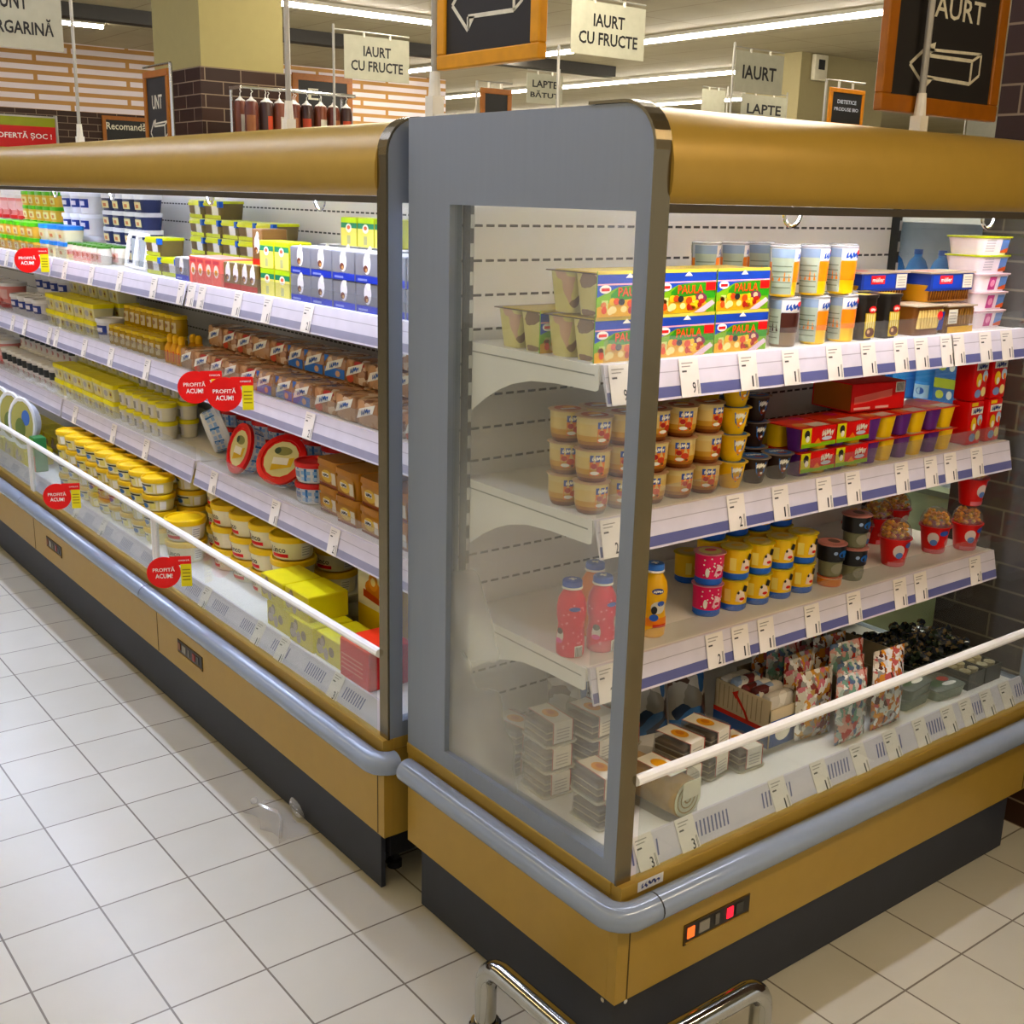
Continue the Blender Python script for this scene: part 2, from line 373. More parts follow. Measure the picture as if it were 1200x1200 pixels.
pillar(9.8, 11.45, 7.76, 8.6, 0)
bm_ = MB(); bm_.box(-3, 9.5, 10.6, 10.8, 3.47, 3.6, C('#2b2824', .6)); struct(bm_.build('beam'))
pt = MB(); pt.box(1.95, 2.0, .5, 1.6, 0, .95, C('#c9d3a6', .5)); pt.box(1.94, 2.01, .49, 1.61, .95, .97, C('#8f9880', .5)); struct(pt.build('partition'))
sn = MB(); sn.rbox(9.98, 10.21, 7.70, 7.759, 3.30, 3.585, C('#cfc9b4', .5), .01); sn.box(10.04, 10.15, 7.695, 7.7, 3.42, 3.53, DARK)
tag(sn.build('wall_box'), 'small pale box with dark screen high on the far beige pillar', 'wall box')
# ------------------------------------------------------------------ ceiling lamps
def lamp(x0, x1, y0, y1, label, s=CEIL_LAMP, tint='#fdf4e4'):
    o = empty('ceiling_lamp', ((x0+x1)/2, (y0+y1)/2, 3.6)); w, d = (x1-x0)/2, (y1-y0)/2
    h = MB(); h.box(-w, w, -d, d, -.035, 0, C('#d6d2c6', .4)); h.build('lamp_housing', o)
    t = MB()
    k = .23
    if w > d: t.box(-w*.995, w*.995, -d*k, d*k, -.065, -.035, emit(tint, s))
    else: t.box(-w*k, w*k, -d*.995, d*.995, -.065, -.035, emit(tint, s))
    t.build('tube', o); tag(o, label, 'ceiling lamp', 'fluorescent ceiling lamps'); return o
lamp(7.7, 7.9, 4.2, 13.5, 'long fluorescent strip above, nearest of the strips running towards the grey panel')
lamp(10.55, 10.75, 8.75, 18.5, 'long fluorescent ceiling strip, second of the strips beyond the grey end panel')
lamp(13.7, 13.9, 10.3, 21, 'long fluorescent ceiling strip, farthest of those seen over the grey panel')
lamp(2.85, 5.7, 8.75, 8.93, 'fluorescent ceiling strip above the small yogurt sign beside the yellow pillar')
lamp(2.66, 3.12, 11.7, 11.86, 'short bright ceiling lamp before the striped wall')
lamp(14.0, 19.0, 6.2, 6.4, 'distant fluorescent strip under the arrow board at the brick pillar')
lamp(-3.4, -3.2, -5, 9, 'unseen warm strip lamp added over the aisle to yellow the floor', CEIL_LAMP*.36, '#ffdf9c')  # unseen strip, added to turn the far aisle floor yellowish
lamp(-.72, -.52, -.2, 9, 'unseen cool strip lamp added to tint the floor beside the long row', CEIL_LAMP*.55, '#d0dbff')  # added out of view, gives the floor by the plinths its bluish light
lamp(-1.0, 6.0, -2.5, -2.3, 'unseen warm strip lamp added to light the front of the end case', CEIL_LAMP*.9, '#ffe3bb')  # unseen warm strip, added to light the end case from the aisle side
lamp(2.9, 3.1, -1, 8, 'unseen strip lamp added behind the long row for room light')  # unseen strip, added as extra overhead light
lamp(2.68, 2.82, .6, 3.6, 'short unseen strip lamp added to brighten the water bottle shelf')  # added out of view to brighten the blue bottles
# ------------------------------------------------------------------ refrigerated display cases
ZT = 2.06
def canopy_poly():
    return [(.06, 1.885), (.022, 1.885), (.014, 1.893), (.006, 1.905), (.003, 1.93), (.004, 1.96), (.010, 1.99), (.024, 2.018), (.046, 2.040), (.075, 2.054), (.11, 2.06), (.36, 2.06), (.36, 2.03), (.13, 2.03), (.08, 2.0), (.065, 1.95)]
def end_panel(root, x0, x1, glassmat, side):
    p = MB(); g = PANEL
    arc = [(.10-.082*math.cos(a), 1.978+.082*math.sin(a)) for a in [k*PI/2/8 for k in range(9)]]
    p.prism([(.018, 1.87)]+[(.018, 1.978)]+arc[1:]+[(.83, ZT), (.83, 1.87)], 'x', x0, x1, g)
    p.box(x0, x1, .018, .058, .487, 1.87, g); p.box(x0, x1, .66, .83, .487, 1.87, g); p.box(x0, x1, .058, .66, .487, .53, g)
    e = p.build('end_panel', root)
    w = MB(); xm = (x0+x1)/2; w.box(xm-.003, xm+.003, .056, .662, .528, 1.872, glassmat); w.build('panel_glass', e)
    t = MB(); pts = [(.018, .487)]+[(.018, 1.978)]+arc[1:]+[(.2, ZT)]
    nrm = [(-1, 0), (-1, 0)]+[(-math.cos(k*PI/2/8), math.sin(k*PI/2/8)) for k in range(1, 9)]+[(0, 1)]
    a = [(y+.001*n[0], z+.001*n[1]) for (y, z), n in zip(pts, nrm)]; b = [(y+.007*n[0], z+.007*n[1]) for (y, z), n in zip(pts, nrm)]
    n_ = len(a); xa, xb = x0-.003, x1+.003
    vs = [(x, y, z) for x in (xa, xb) for (y, z) in a+b]; m2 = 2*n_; fs = []
    for k in range(n_-1):
        fs += [(k, k+1, n_+k+1, n_+k), (m2+k, m2+n_+k, m2+n_+k+1, m2+k+1), (n_+k, n_+k+1, m2+n_+k+1, m2+n_+k), (k, m2+k, m2+k+1, k+1)]
    fs += [(0, n_, m2+n_, m2), (n_-1, m2+n_-1, m2+m2-1, n_+n_-1)]
    t.add(vs, fs, TRIM); t.build('edge_trim', e)
    return e
def make_case(L, left, right, loc, rotz, label, sticker=False, shelf_x=(.014, .014), tint='#d2dfff'):
    band = C('#5b5d86', .4) if left else C('#8f8d9e', .4)
    r = empty('display_case', loc, rotz); tag(r, label, 'display case', 'refrigerated display cases')
    il = .036 if left else 0.; ir = L-.036 if right else L
    k = MB(); k.box(.026 if left else 0, L-(.06 if right else 0), .026, .04, .004, .197, KICK)
    if left: k.box(.026, .04, .04, .8, .004, .197, KICK); k.lathe([(0, 0), (.006, 0), (.006, .004)], CHROME, 10, (.06, .0255, .165), 'y', 1, 1); k.lathe([(0, -.0045), (.006, -.0045), (.006, 0)], CHROME, 10, (.0255, .06, .165), 'x')
    if right and left: k.box(L-.074, L-.06, .04, .8, .004, .197, KICK)
    k.build('kick_panel', r)
    b = MB(); b.box(.05, L-.05 if right else L, .05, .82, .1, .455, DARK); b.box(.0 if not left else .05, L, .69, .83, .455, 2.02, C('#8e8f90', .5))
    for fx in (.12, L-.14):
        for fy in (.12, .7): b.lathe([(0, 0), (.022, 0), (.022, .02), (.012, .025), (.012, .1)], DARK, 10, (fx, fy, 0))
    b.build('body', r)
    f = MB(); f.prism([(0, .197), (.028, .197), (.028, .455), (.03, .487), (-.002, .487), (-.003, .484), (-.003, .458), (0, .455)], 'x', 0, L, GOLD)
    if left: f.prism([(0, .197), (.0279, .197), (.0279, .455), (.0279, .487), (-.002, .487), (-.003, .484), (-.003, .458), (0, .455)], 'y', .0285, .83, GOLD)
    if right: f.prism([(L, .197), (L-.0279, .197), (L-.0279, .487), (L+.002, .487), (L+.003, .458), (L, .455)], 'y', .0285, .4 if not left else .83, GOLD)
    f.build('fascia', r)
    sm = MB(); sm.box(.034 if left else .003, .037 if left else .006, -.0012, .001, .2, .41, C('#4d3c20', .6))
    if right: sm.box(L-.034, L-.031, -.0012, .001, .2, .41, C('#4d3c20', .6))
    sm.build('fascia_seam', r)
    # bumper rail with rounded corners
    R0, o_ = .032, -.033; path = []
    if left: path += [(o_, .785, 0), (o_, .05, 0)]+[(o_+.05-.05*math.cos(a), o_+.05-.05*math.sin(a), 0) for a in (.25, .5, .8, 1.1, 1.35)]+[(.03, o_, 0)]
    else: path += [(0, o_, 0)]
    if right: path += [(L-.02, o_, 0)]+[(L-o_-.05+.05*math.sin(a), o_+.05-.05*math.cos(a), 0) for a in (.25, .5, .8, 1.1, 1.35)]+[(L-o_, .0158 if not left else .05, 0), (L-o_, .016 if not left else .785, 0)]
    else: path += [(L-.002, o_, 0)]
    bu = MB(); bu.tube([(x, y, .435) for x, y, z in path], R0, BUMP, 18); bo = bu.build('bumper', r)
    j = MB(); j.lathe([(R0+.0006, -.002), (R0+.0006, .002)], DARK, 18, (.07 if left else .004, o_, .435), 'x'); j.build('bumper_joint', bo)
    # bottom deck and its sloping price rail
    d = MB(); d.box(il, ir, .0345, .66, .487, .4999, WHITE); d.box(il, ir, .0605, .66, .5, .53, WHITE); d.box(il, ir, .055, .66, .47, .4869, C('#9b9ba0', .5)); d.build('deck', r)
    pr = MB(); pr.prism([(.022, .487), (.054, .548), (.060, .548), (.060, .53), (.034, .487)], 'x', il, ir, RAIL)
    nx = int((ir-il)/.0125); u0 = il+.05
    for q in range(nx):
        x = il+.0125*q
        if (q // 9) % 2 == 0:
            for (ya, yb) in ((.25, .5), (.5, .75)):
                P = lambda x_, t: (x_, .022+.032*t-.0006, .487+.061*t+.0006)
                pr.add([P(x+.001+.012*(ya-.25), ya), P(x+.006+.012*(ya-.25), ya), P(x+.006+.012*(yb-.25), yb), P(x+.001+.012*(yb-.25), yb)], [(0, 1, 2, 3)], BAND)
    pr.build('price_rail', r)
    bp = MB(); bp.box(il, ir, .66, .69, .455, 1.97, M_slots()); bp.build('back_panel', r)
    li = MB(); li.box(il, ir, .09, .66, 1.955, 1.97, WHITE); li.box(il, ir, .15, .28, 1.9, 1.91, C('#b9b6b0', .5)); li.build('canopy_lining', r)
    ca = MB(); ca.prism(canopy_poly(), 'x', il, ir, GOLD, True); ca.box(il, ir, .36, .83, 2.02, 2.06, C('#a5a092', .5)); co_ = ca.build('canopy', r); va = MB(); va.prism([(.024, 1.8845), (.04, 1.8845), (.036, 1.868), (.030, 1.868)], 'x', il, ir, C('#4a443a', .5)); va.build('valance', co_)
    lp = MB(); lp.box(il+.03, ir-.03, .115, .155, 1.931, 1.95, C('#d9d9d9', .4)); lo = lp.build('lamp_batten', r)
    lt = MB(); lt.tube([(il+.05, .135, 1.917), (ir-.05, .135, 1.917)], .013, emit(tint, CASE_LAMP*(1. if left else 1.35)), 8); lt.build('lamp_tube', lo)
    # three shelves
    for zs in (1.565, 1.24, .908):
        s = MB(); sx0, sx1 = il+shelf_x[0], ir-shelf_x[1]
        s.box(sx0, sx1, .205, .655, zs-.025, zs, WHITE); s.box(sx0, sx1, .19, .205, zs-.03, zs+.003, WHITE); so = s.build('shelf', r)
        for xb in (sx0-.0032, sx1+.0002):
            br = MB(); c = [(.192, zs), (.192, zs-.048), (.2, zs-.053), (.33, zs-.054)]+[(.33+.325*t, zs-.054-.125*t**2.2) for t in (.25, .45, .6, .75, .88, 1)]+[(.655, zs)]
            br.prism(c, 'x', xb, xb+.003, WHITE); br.prism([(.205, zs-.019), (.64, zs-.019), (.64, zs-.022), (.205, zs-.022)], 'x', xb-.0008, xb+.0038, C('#8c8c88', .5)); br.build('bracket', so)
        ra = MB(); ra.prism([(.19, zs+.003), (.19, zs-.004), (.168, zs-.079), (.163, zs-.079), (.183, zs+.003)], 'x', sx0, sx1, RAIL)
        nb = int((sx1-sx0)/.001)
        P = lambda x_, t: (x_, .1826-.0196*t, zs+.003-.081*t)
        ra.add([P(sx0, .68), P(sx1, .68), P(sx1, .95), P(sx0, .95)], [(0, 1, 2, 3)], band)
        ra.add([P(sx0, .3), P(sx1, .3), P(sx1, .325), P(sx0, .325)], [(0, 1, 2, 3)], C('#a5a0a8', .4)); ra.build('price_rail', so)
        ac = MB(); ac.box(sx0+.01, sx1-.01, .193, .196, zs+.003, zs+.05, ACRYL); ac.build('acrylic_stop', so)
    # guard rail with a glass fence
    gr = MB(); gr.tube([(il+.002, .012, .722), (ir-.002, .012, .722)], .0125, C('#f2f2f2', .3), 10)
    for xp in ([] if left else [.012])+([] if right else [L-.012]): gr.box(xp-.009, xp+.009, .006, .02, .485, .722, C('#e9e9e9', .35))
    go = gr.build('guard_rail', r)
    gg = MB(); gg.box(il+.02, ir-.02, .010, .014, .482, .715, GLASS); gg.build('fence_glass', go)
    # control strip set into the fascia
    cp = MB(); cp.box(.205, .425, -.003, .002, .262, .315, C('#4a3a20', .5)); cp.box(.209, .421, -.0036, .0, .272, .312, C('#1c1a18', .35)); cp.box(.21, .42, -.006, .001, .2655, .269, GOLD)
    co = cp.build('control_strip', r)
    for (a, b_, nm, mt) in ((.214, .236, 'indicator', emit('#ff6a2a', .5) if left else C('#7a4a2a', .4)), (.252, .285, 'switch', C('#8e8a80', .4)), (.305, .318, 'switch', C('#66625a', .4)), (.345, .365, 'readout', emit('#ff2030', .7) if left else C('#8a3a34', .4)), (.375, .40, 'switch', C('#3b3a36', .4))):
        x = MB(); x.box(a, b_, -.006, -.0036, .279, .306, mt); x.build(nm, co)
    if left: end_panel(r, 0, .035, M_misted(), 'l')
    if right: end_panel(r, L-.035, L, GLASS if left else M_misted(), 'r')
    if left or right:
        for xq, sgn in (((.0365, 1),) if left else ()) + (((L-.0365, -1),) if right else ()):
            up = MB(); up.box(min(xq, xq+sgn*.010), max(xq, xq+sgn*.010), .63, .66, .54, 1.94, C('#333433', .45))
            for q in range(22): up.box(min(xq, xq+sgn*.0105), max(xq, xq+sgn*.0105), .6285, .6299, .56+q*.063, .59+q*.063, C('#b9b9b6', .4))
            up.build('slotted_upright', r)
    for xh in (L*.28, L*.72):
        h = MB(); pth = [(xh+.028*math.cos(a), .085, 1.872+.028*math.sin(a)) for a in [PI+k*PI/8 for k in range(9)]]; h.tube(pth, .004, CHROME, 6); h.build('hook', r)
    if sticker:
        st = MB(); st.add([(.046, -.0045, .486), (.122, -.0045, .486), (.122, -.0045, .462), (.046, -.0045, .462)], [(0, 1, 2, 3)], C('#d5d6da', .4))
        st.decal([Z(.084, .474, .06, .012, C('#2a3570', .4))], front(-.0045)); st.build('maker_plate', r)
    return r
B_L = 1.70
make_case(B_L, True, True, (0, 0, 0), 0, 'end display case with misted glass end panel, stocked with yogurts and desserts', True, tint='#f3f3ff')
ys = [.87, 2.50, 4.07, 5.64, 7.21]
nm = ['long-row display case with grey end frame, nearest the end case', 'long-row display case second from the grey end frame', 'long-row display case third from the grey end frame', 'far-end display case of the long row']
for q in range(4): make_case(ys[q+1]-ys[q], False, q == 0, (XA, ys[q+1], 0), -PI/2, nm[q])
# ------------------------------------------------------------------ products: one builder per kind (base centre at the origin, front towards -Y)
BUILD = {}
def kind(f): BUILD[f.__name__] = f; return f
Wt = C('#f0eee6', .4); RED = C('#cf2f2b', .4); CREAM = C('#e6dfbf', .4); YELL = C('#e8c722', .35); YEL2 = C('#eee22a', .35); BLUE = C('#2855b0', .35); NAVY = C('#1d2f78', .4); INK = C('#1b1a1c', .5)
GREEN = C('#5fae35', .4); BROWN = C('#5a3320', .45); ORANGE = C('#ee8a1c', .4); PINK = C('#dd3a66', .4); GREY = C('#a3a19c', .4); LIL = C('#5a2f7e', .4); SKIN = C('#e8d0b5', .5); FOIL = C('#b9b4a8', .25, .7)
LIMET = C('#c3cf3a', .4)
def round_tub(name, r0, r1, H, body, lid, lr, lh, decals, band=None):
    o = empty(name); b = MB()
    b.lathe([(0, 0), (r0*.93, 0), (r0, .004), (r0+(r1-r0)*.97, H*.97), (r1, H)], body, 22)
    if decals: b.decal(decals, cone(r0, r1, H), .0007)
    b.build('tub', o); l = MB()
    l.lathe([(r1, H-.004), (lr, H-.003), (lr+.001, H+lh*.4), (lr, H+lh*.85), (lr*.96, H+lh), (lr*.9, H+lh), (lr*.87, H+lh*.6), (0, H+lh*.62)], lid, 22)
    l.build('lid', o); return o
@kind
def margarine_tub():
    d = [R(-.05, .006, .05, .052, CREAM, 0), R(-.05, .008, -.03, .05, Wt, 1), T('Linco', .004, .034, .05, .018, INK, 2), R(-.022, .010, .036, .021, RED, 2), E(-.041, .03, .007, .013, RED, 3),
         R(.075, .01, .105, .05, Wt, 1)] + [R(.078, .016+.008*k, .102, .0185+.008*k, GREY, 2) for k in range(4)] + [T('Linco', -.115, .034, .05, .018, INK, 2), R(-.14, .010, -.085, .021, RED, 2)]
    d = [(i[0], tuple(x*1.13 if not isinstance(x, str) else x for x in i[1]), *i[2:]) for i in d]
    return round_tub('margarine_tub', .0655, .0745, .0655, C('#e9e2c6', .4), C('#e5c233', .35), .079, .018, d)
@kind
def small_margarine_tub():
    d = [R(-.045, .005, .045, .046, CREAM, 0), E(-.012, .024, .016, .010, C('#4a74b5', .4), 2), R(.01, .012, .035, .04, C('#d9cf86', .4), 1), R(-.03, .036, .03, .042, INK, 2), R(.05, .008, .075, .042, Wt, 1)]
    return round_tub('margarine_tub', .054, .061, .052, C('#e5d995', .4), C('#e3bf2c', .35), .065, .015, d)
@kind
def red_band_tub():
    d = [R(-.16, .056, .16, .074, RED, 0), E(.03, .063, .026, .014, NAVY, 2), R(-.06, .012, -.005, .05, Wt, 1)]+[R(-.055, .018+.007*k, -.01, .0205+.007*k, GREY, 2) for k in range(4)]+[R(.025, .012, .05, .05, BROWN, 1), E(.04, .02, .01, .008, RED, 2)]
    return round_tub('margarine_tub', .056, .066, .078, C('#ded8c8', .4), C('#e2b53c', .35), .07, .014, d)
@kind
def creme_cup():
    o = empty('dessert_cup'); b = MB(); H = .068; r0, r1 = .031, .0375
    PF = [(r0, .004), (r0+.002, .010), (r0+.004, .018), (r0+.0055, .030), (r1*.99, H*.8), (r1, H)]
    b.lathe([(0, 0), (r0*.9, 0), (r0, .004), (r0+.002, .010, C('#6d3a1d', .3)), (r0+.004, .018, C('#9c6a35', .3)), (r0+.0055, .030, C('#c2964f', .3)), (r1*.99, H*.8, C('#d4ba80', .3)), (r1, H, C('#d8c592', .3))], C('#5a2d16', .3), 18)
    b.decal([R(-.017, .016, .017, .046, C('#d87a25', .4), 0), R(-.017, .046, .017, .060, C('#39539f', .4), 0), Z(0, .053, .026, .008, Wt, 1), E(-.008, .037, .0065, .006, C('#a52f1c', .4), 1), E(.006, .030, .009, .007, C('#b8461c', .4), 1), E(-.006, .022, .010, .004, Wt, 1), E(.010, .021, .004, .003, C('#7a3a1a', .4), 2)], prof(PF), .0006)
    b.build('cup', o); l = MB(); l.lathe([(0, H), (.042, H), (.0425, H+.0012), (.040, H+.0022), (0, H+.0022)], C('#c8a888', .3, .3), 20)
    l.decal([E(0, 0, .03, .03, C('#a8452c', .4), 0), E(.006, .008, .016, .011, C('#dba03a', .4), 1), R(-.022, -.02, .012, -.006, C('#d9d4d8', .4), 2)], topf(H+.0022), .0006); l.build('foil_lid', o); return o
def shield_cup(name, body, body2, shade):
    o = empty('dessert_cup'); b = MB(); H = .062; r0, r1 = .024, .035
    b.lathe([(0, 0), (r0*.9, 0), (r0, .004), (r0+.006, .03), (r1, H)], body, 18)
    b.decal([PL([(-.016, .054), (.016, .054), (.013, .03), (0, .016), (-.013, .03)], C('#3a6fb8', .4), 0), Z(0, .046, .026, .012, Wt, 1), E(0, .026, .008, .007, body2, 1), E(.002, .028, .004, .003, Wt, 2)], prof([(r0, .004), (r0+.006, .03), (r1, H)]), .0007)
    b.build('cup', o); l = MB(); l.lathe([(0, H), (.0405, H), (.041, H+.001), (.039, H+.002), (0, H+.002)], shade, 20)
    l.decal([E(0, 0, .033, .033, C('#3567ad', .4), 0), Z(0, .006, .042, .014, Wt, 1), E(.004, -.014, .014, .007, C('#a03a25', .4), 1)], topf(H+.002), .0006); l.build('foil_lid', o); return o
@kind
def yellow_cup(): return shield_cup('y', C('#e9bd1f', .35), C('#e89a2a', .4), C('#dfc46a', .3, .2))
@kind
def choc_cup(): return shield_cup('c', C('#2b1a14', .3), C('#7a3322', .4), C('#8f8278', .3, .3))
def base_cup(c1, lidc, dots):
    o = empty('yogurt_cup'); b = MB(); H = .078; r0, r1 = .034, .0362
    b.lathe([(0, 0), (r0*.9, 0), (r0, .004), (r0+.0004, .018), (r0+.0004, .019, c1), (r1, H, c1)], C('#2f5db5', .35), 20)
    if dots:
        it = [E(-.02, .034, .005, .012, Wt, 0)]+[E(random.uniform(-.03, .03), random.uniform(.024, .072), .002, .002, Wt, 0) for _ in range(22)]+[PL([(-.004, .026), (.016, .028), (.02, .048), (.004, .056)], C('#f0c9d2', .4), 1), E(.008, .036, .006, .004, C('#c62f55', .4), 2)]
    else:
        it = [PL([(-.006, .028), (.012, .024), (.022, .034), (.016, .050), (.004, .058), (-.004, .046)], C('#eddccb', .4), 0), PL([(.010, .054), (.022, .050), (.026, .064), (.014, .07)], INK, 1), E(.010, .034, .007, .004, C('#c5392c', .4), 2), E(.0, .05, .003, .004, INK, 1), R(-.034, .026, -.018, .058, C('#efe08a', .4), 0)]
    b.decal(it, cone(r0, r1+.0006, H), .0009); b.build('cup', o); l = MB()
    l.lathe([(0, H), (.040, H), (.0405, H+.001), (.0395, H+.002), (0, H+.002)], lidc, 20); l.decal([E(0, 0, .029, .029, C('#d8c98f', .4), 0), E(.004, .005, .016, .012, c1, 1)], topf(H+.002), .0006)
    l.build('foil_lid', o); return o
@kind
def yellow_blue_cup(): return base_cup(C('#e6c01c', .35), C('#d9c558', .3, .2), False)
@kind
def pink_blue_cup(): return base_cup(C('#d63a63', .35), C('#cf8f9f', .3, .2), True)
def bottle(body, capc, lab, pic):
    o = empty('drink_bottle'); b = MB()
    b.lathe([(0, 0), (.027, 0), (.031, .004), (.032, .02), (.0315, .045), (.029, .062), (.029, .075), (.0325, .092), (.033, .112), (.030, .132), (.022, .147), (.018, .152), (.018, .158)], body, 22)
    def f(u, v, h):
        pr = [(.0, .0315), (.045, .032), (.062, .0292), (.075, .0292), (.092, .0328), (.112, .0333), (.132, .0303), (.2, .0303)]
        for (a, ra), (c, rc) in zip(pr, pr[1:]):
            if v <= c: r = ra+(rc-ra)*(v-a)/(c-a); break
        r += h; a = u/.031; return (r*math.sin(a), -r*math.cos(a), v)
    b.decal(pic, f, .0012); b.build('bottle_body', o)
    c = MB(); c.lathe([(.021, .157), (.0225, .158), (.0225, .172), (.020, .175), (.019, .1752), (0, .1752)], capc, 20); c.lathe([(.0235, .1565), (.0235, .160), (.0225, .161)], Wt, 20)
    c.decal([R(-.003, -.009, .003, .009, Wt, 0), R(-.009, -.003, .009, .003, Wt, 1)], topf(.1752), .0004); c.build('cap', o); return o
@kind
def red_bottle():
    random.seed(3)
    d = [E(random.uniform(-.05, .05), random.uniform(.02, .125), .0024, .0024, C('#e98a9a', .4), 0) for _ in range(46)]+[E(.002, .116, .012, .005, C('#34509f', .4), 1), E(-.03, .05, .010, .016, C('#d9d3cc', .4), 1), E(-.03, .062, .008, .007, C('#43403f', .4), 2), E(-.03, .04, .009, .006, C('#d8619c', .4), 2), R(.004, .004, .022, .03, Wt, 2)]+[R(.006+.0025*k, .006, .0073+.0025*k, .028, INK, 3) for k in range(6)]
    return bottle(C('#cf2d4c', .3), BLUE, Wt, d)
@kind
def yellow_bottle():
    d = [E(-.002, .116, .013, .007, NAVY, 1), Z(-.002, .116, .02, .006, Wt, 2), E(.002, .076, .018, .016, C('#d8d2c4', .4), 1), E(.006, .086, .008, .007, C('#3c5aa8', .4), 2), E(-.008, .07, .007, .01, INK, 2), R(-.03, .03, .03, .05, C('#df8a22', .4), 0), E(-.008, .052, .010, .008, C('#2c55a8', .4), 2), R(-.01, .028, .02, .036, C('#c2452a', .4), 3)]
    return bottle(C('#e3b31d', .3), C('#3f6db8', .35), Wt, d)
@kind
def orange_bottle(): return bottle(C('#d9812a', .3), BLUE, Wt, [E(0, .08, .016, .02, C('#e7c05a', .4), 0)])
@kind
def pudding_pack():
    o = empty('dessert_four_pack'); cw = .0435
    for ix in (-1, 1):
        for iy in (-1, 1):
            c = MB(); c.taper(.060, .058, .078, .074, .0, .085, blotch('cow', ['#d9cd7e', '#d6c977', '#dcd085', '#d3a98a', '#d6c977', '#8a6a48'], 26, .4, ix+2*iy), ix*cw, iy*.041, .014, 4)
            c.build('cup', o)
    l = MB(); l.box(-.087, .087, -.082, .082, .085, .0875, C('#5d4a38', .35)); l.decal([R(-.08, -.075, .08, -.04, C('#6e8d3c', .4), 0), R(-.08, -.03, .08, .05, C('#7d6a55', .4), 0)], topf(.0875)); l.build('foil_lid', o)
    s = MB(); s.box(-.087, .087, -.0835, -.081, .0, .092, C('#7fae3a', .4)); s.box(-.087, .087, -.081, .05, .0876, .0895, C('#b9a04a', .4))
    G, D = C('#6cb13a', .4), C('#3c8a30', .4)
    it = [R(-.087, .066, .087, .085, C('#223f9a', .4), 0), R(-.087, .0855, .087, .092, C('#d8c26a', .4), 0), R(-.087, .064, .087, .067, C('#e3a7b0', .4), 1), PL([(-.087, .064), (-.087, .040), (-.03, .060), (.02, .064)], C('#2a4ba6', .4), 1), PL([(-.012, .078), (0, .088), (.012, .078)], Wt, 2),
          E(-.066, .056, .016, .0085, Wt, 2), R(-.077, .0525, -.055, .0585, RED, 3), PL([(-.05, .045), (-.03, .059), (.05, .063), (.087, .055), (.087, .03), (-.05, .03)], D, 1), T('PAULA', .008, .050, .078, .018, C('#e0622c', .4), 3), T('PAULA', .0095, .0485, .078, .018, C('#8a2a18', .4), 2),
          PL([(-.087, 0), (-.087, .02), (-.04, .032), (.02, .036), (.06, .02), (.06, 0)], C('#d9a82c', .4), 2), R(.055, .046, .086, .064, RED, 2), R(-.075, .012, -.058, .034, C('#c8d68a', .4), 3)]
    random.seed(5)
    for k in range(16): it.append(E(random.uniform(-.07, .05), random.uniform(.0095, .032), random.uniform(.006, .011), random.uniform(.005, .008), [C('#d1561f', .4), C('#efc128', .4), C('#a3301c', .4), C('#f0dca0', .4)][k % 4], 3+k % 3))
    it += [PL([(.02, .0), (.075, .026), (.085, .018), (.05, 0)], C('#cdb9c4', .4), 6), E(-.022, .03, .009, .007, INK, 6), E(.04, .03, .02, .011, C('#6d3050', .4), 3), E(.04, .032, .008, .006, C('#d7c0a0', .4), 4)]
    s.decal(it, front(-.0835), .0005); s.build('sleeve', o); return o
def tall_cup(fill, low):
    o = empty('tall_dessert_cup'); b = MB(); H = .112; r0, r1 = .030, .034
    b.lathe([(0, 0), (r0*.9, 0), (r0, .004), (r0+.001, .034, low), (r0+.002, .036, fill), (r1-.001, .078, fill), (r1-.001, .08, C('#d9d6cf', .25)), (r1, H, C('#cdd2da', .25))], low, 20)
    it = [R(-.03, .082, .03, .108, C('#e9e6e4', .35), 0), Z(0, .093, .044, .014, C('#2c4ea0', .4), 1), E(.014, .1, .008, .006, C('#cf3a34', .4), 2), R(-.03, .034, .03, .08, fill, 0), R(-.085, .006, -.031, .108, C('#a9b4a3', .35), 0), R(-.085, .088, -.031, .108, C('#8a9cb4', .35), 1), R(.045, .006, .098, .108, C('#a9b4a3', .35), 0), R(.045, .088, .098, .108, C('#5f7fb5', .35), 1)]
    it += [R(-.08, .02+.012*k, -.036, .0225+.012*k, C('#76806f', .4), 2) for k in range(5)]
    b.decal(it, cone(r0, r1+.0006, H), .0008); b.build('tumbler', o)
    l = MB(); l.lathe([(0, H), (.0355, H-.002), (.036, H+.002), (.033, H+.0035), (0, H+.003)], C('#c9cbd0', .2, .4), 20); l.build('foil_lid', o); return o
@kind
def orange_tumbler(): return tall_cup(C('#ef8d12', .3), C('#e7c13b', .3))
@kind
def choc_tumbler(): return tall_cup(C('#3c1a12', .3), C('#7d6a55', .3))
@kind
def profiterole_cup():
    o = empty('dessert_cup'); b = MB(); b.taper(.05, .05, .06, .06, 0, .105, C('#1c1814', .35), 0, 0, .012, 3)
    b.decal([R(-.021, .006, .021, .068, C('#c9b24e', .4), 0)]+[R(-.017+.009*k, .03, -.012+.009*k, .066, C('#e4d79b', .4), 1) for k in range(4)]+[E(0, .02, .018, .012, C('#5a2c18', .4), 2), E(-.006, .022, .006, .005, C('#d8b486', .4), 3), E(.004, .076, .015, .009, RED, 3), Z(.004, .076, .02, .008, Wt, 4)], front(-.0302), .0006)
    b.build('cup', o); l = MB(); l.taper(.064, .064, .066, .066, .105, .112, C('#2a2622', .3)); l.decal([E(0, 0, .026, .02, C('#c8b53f', .4), 0)], topf(.112)); l.build('lid', o); return o
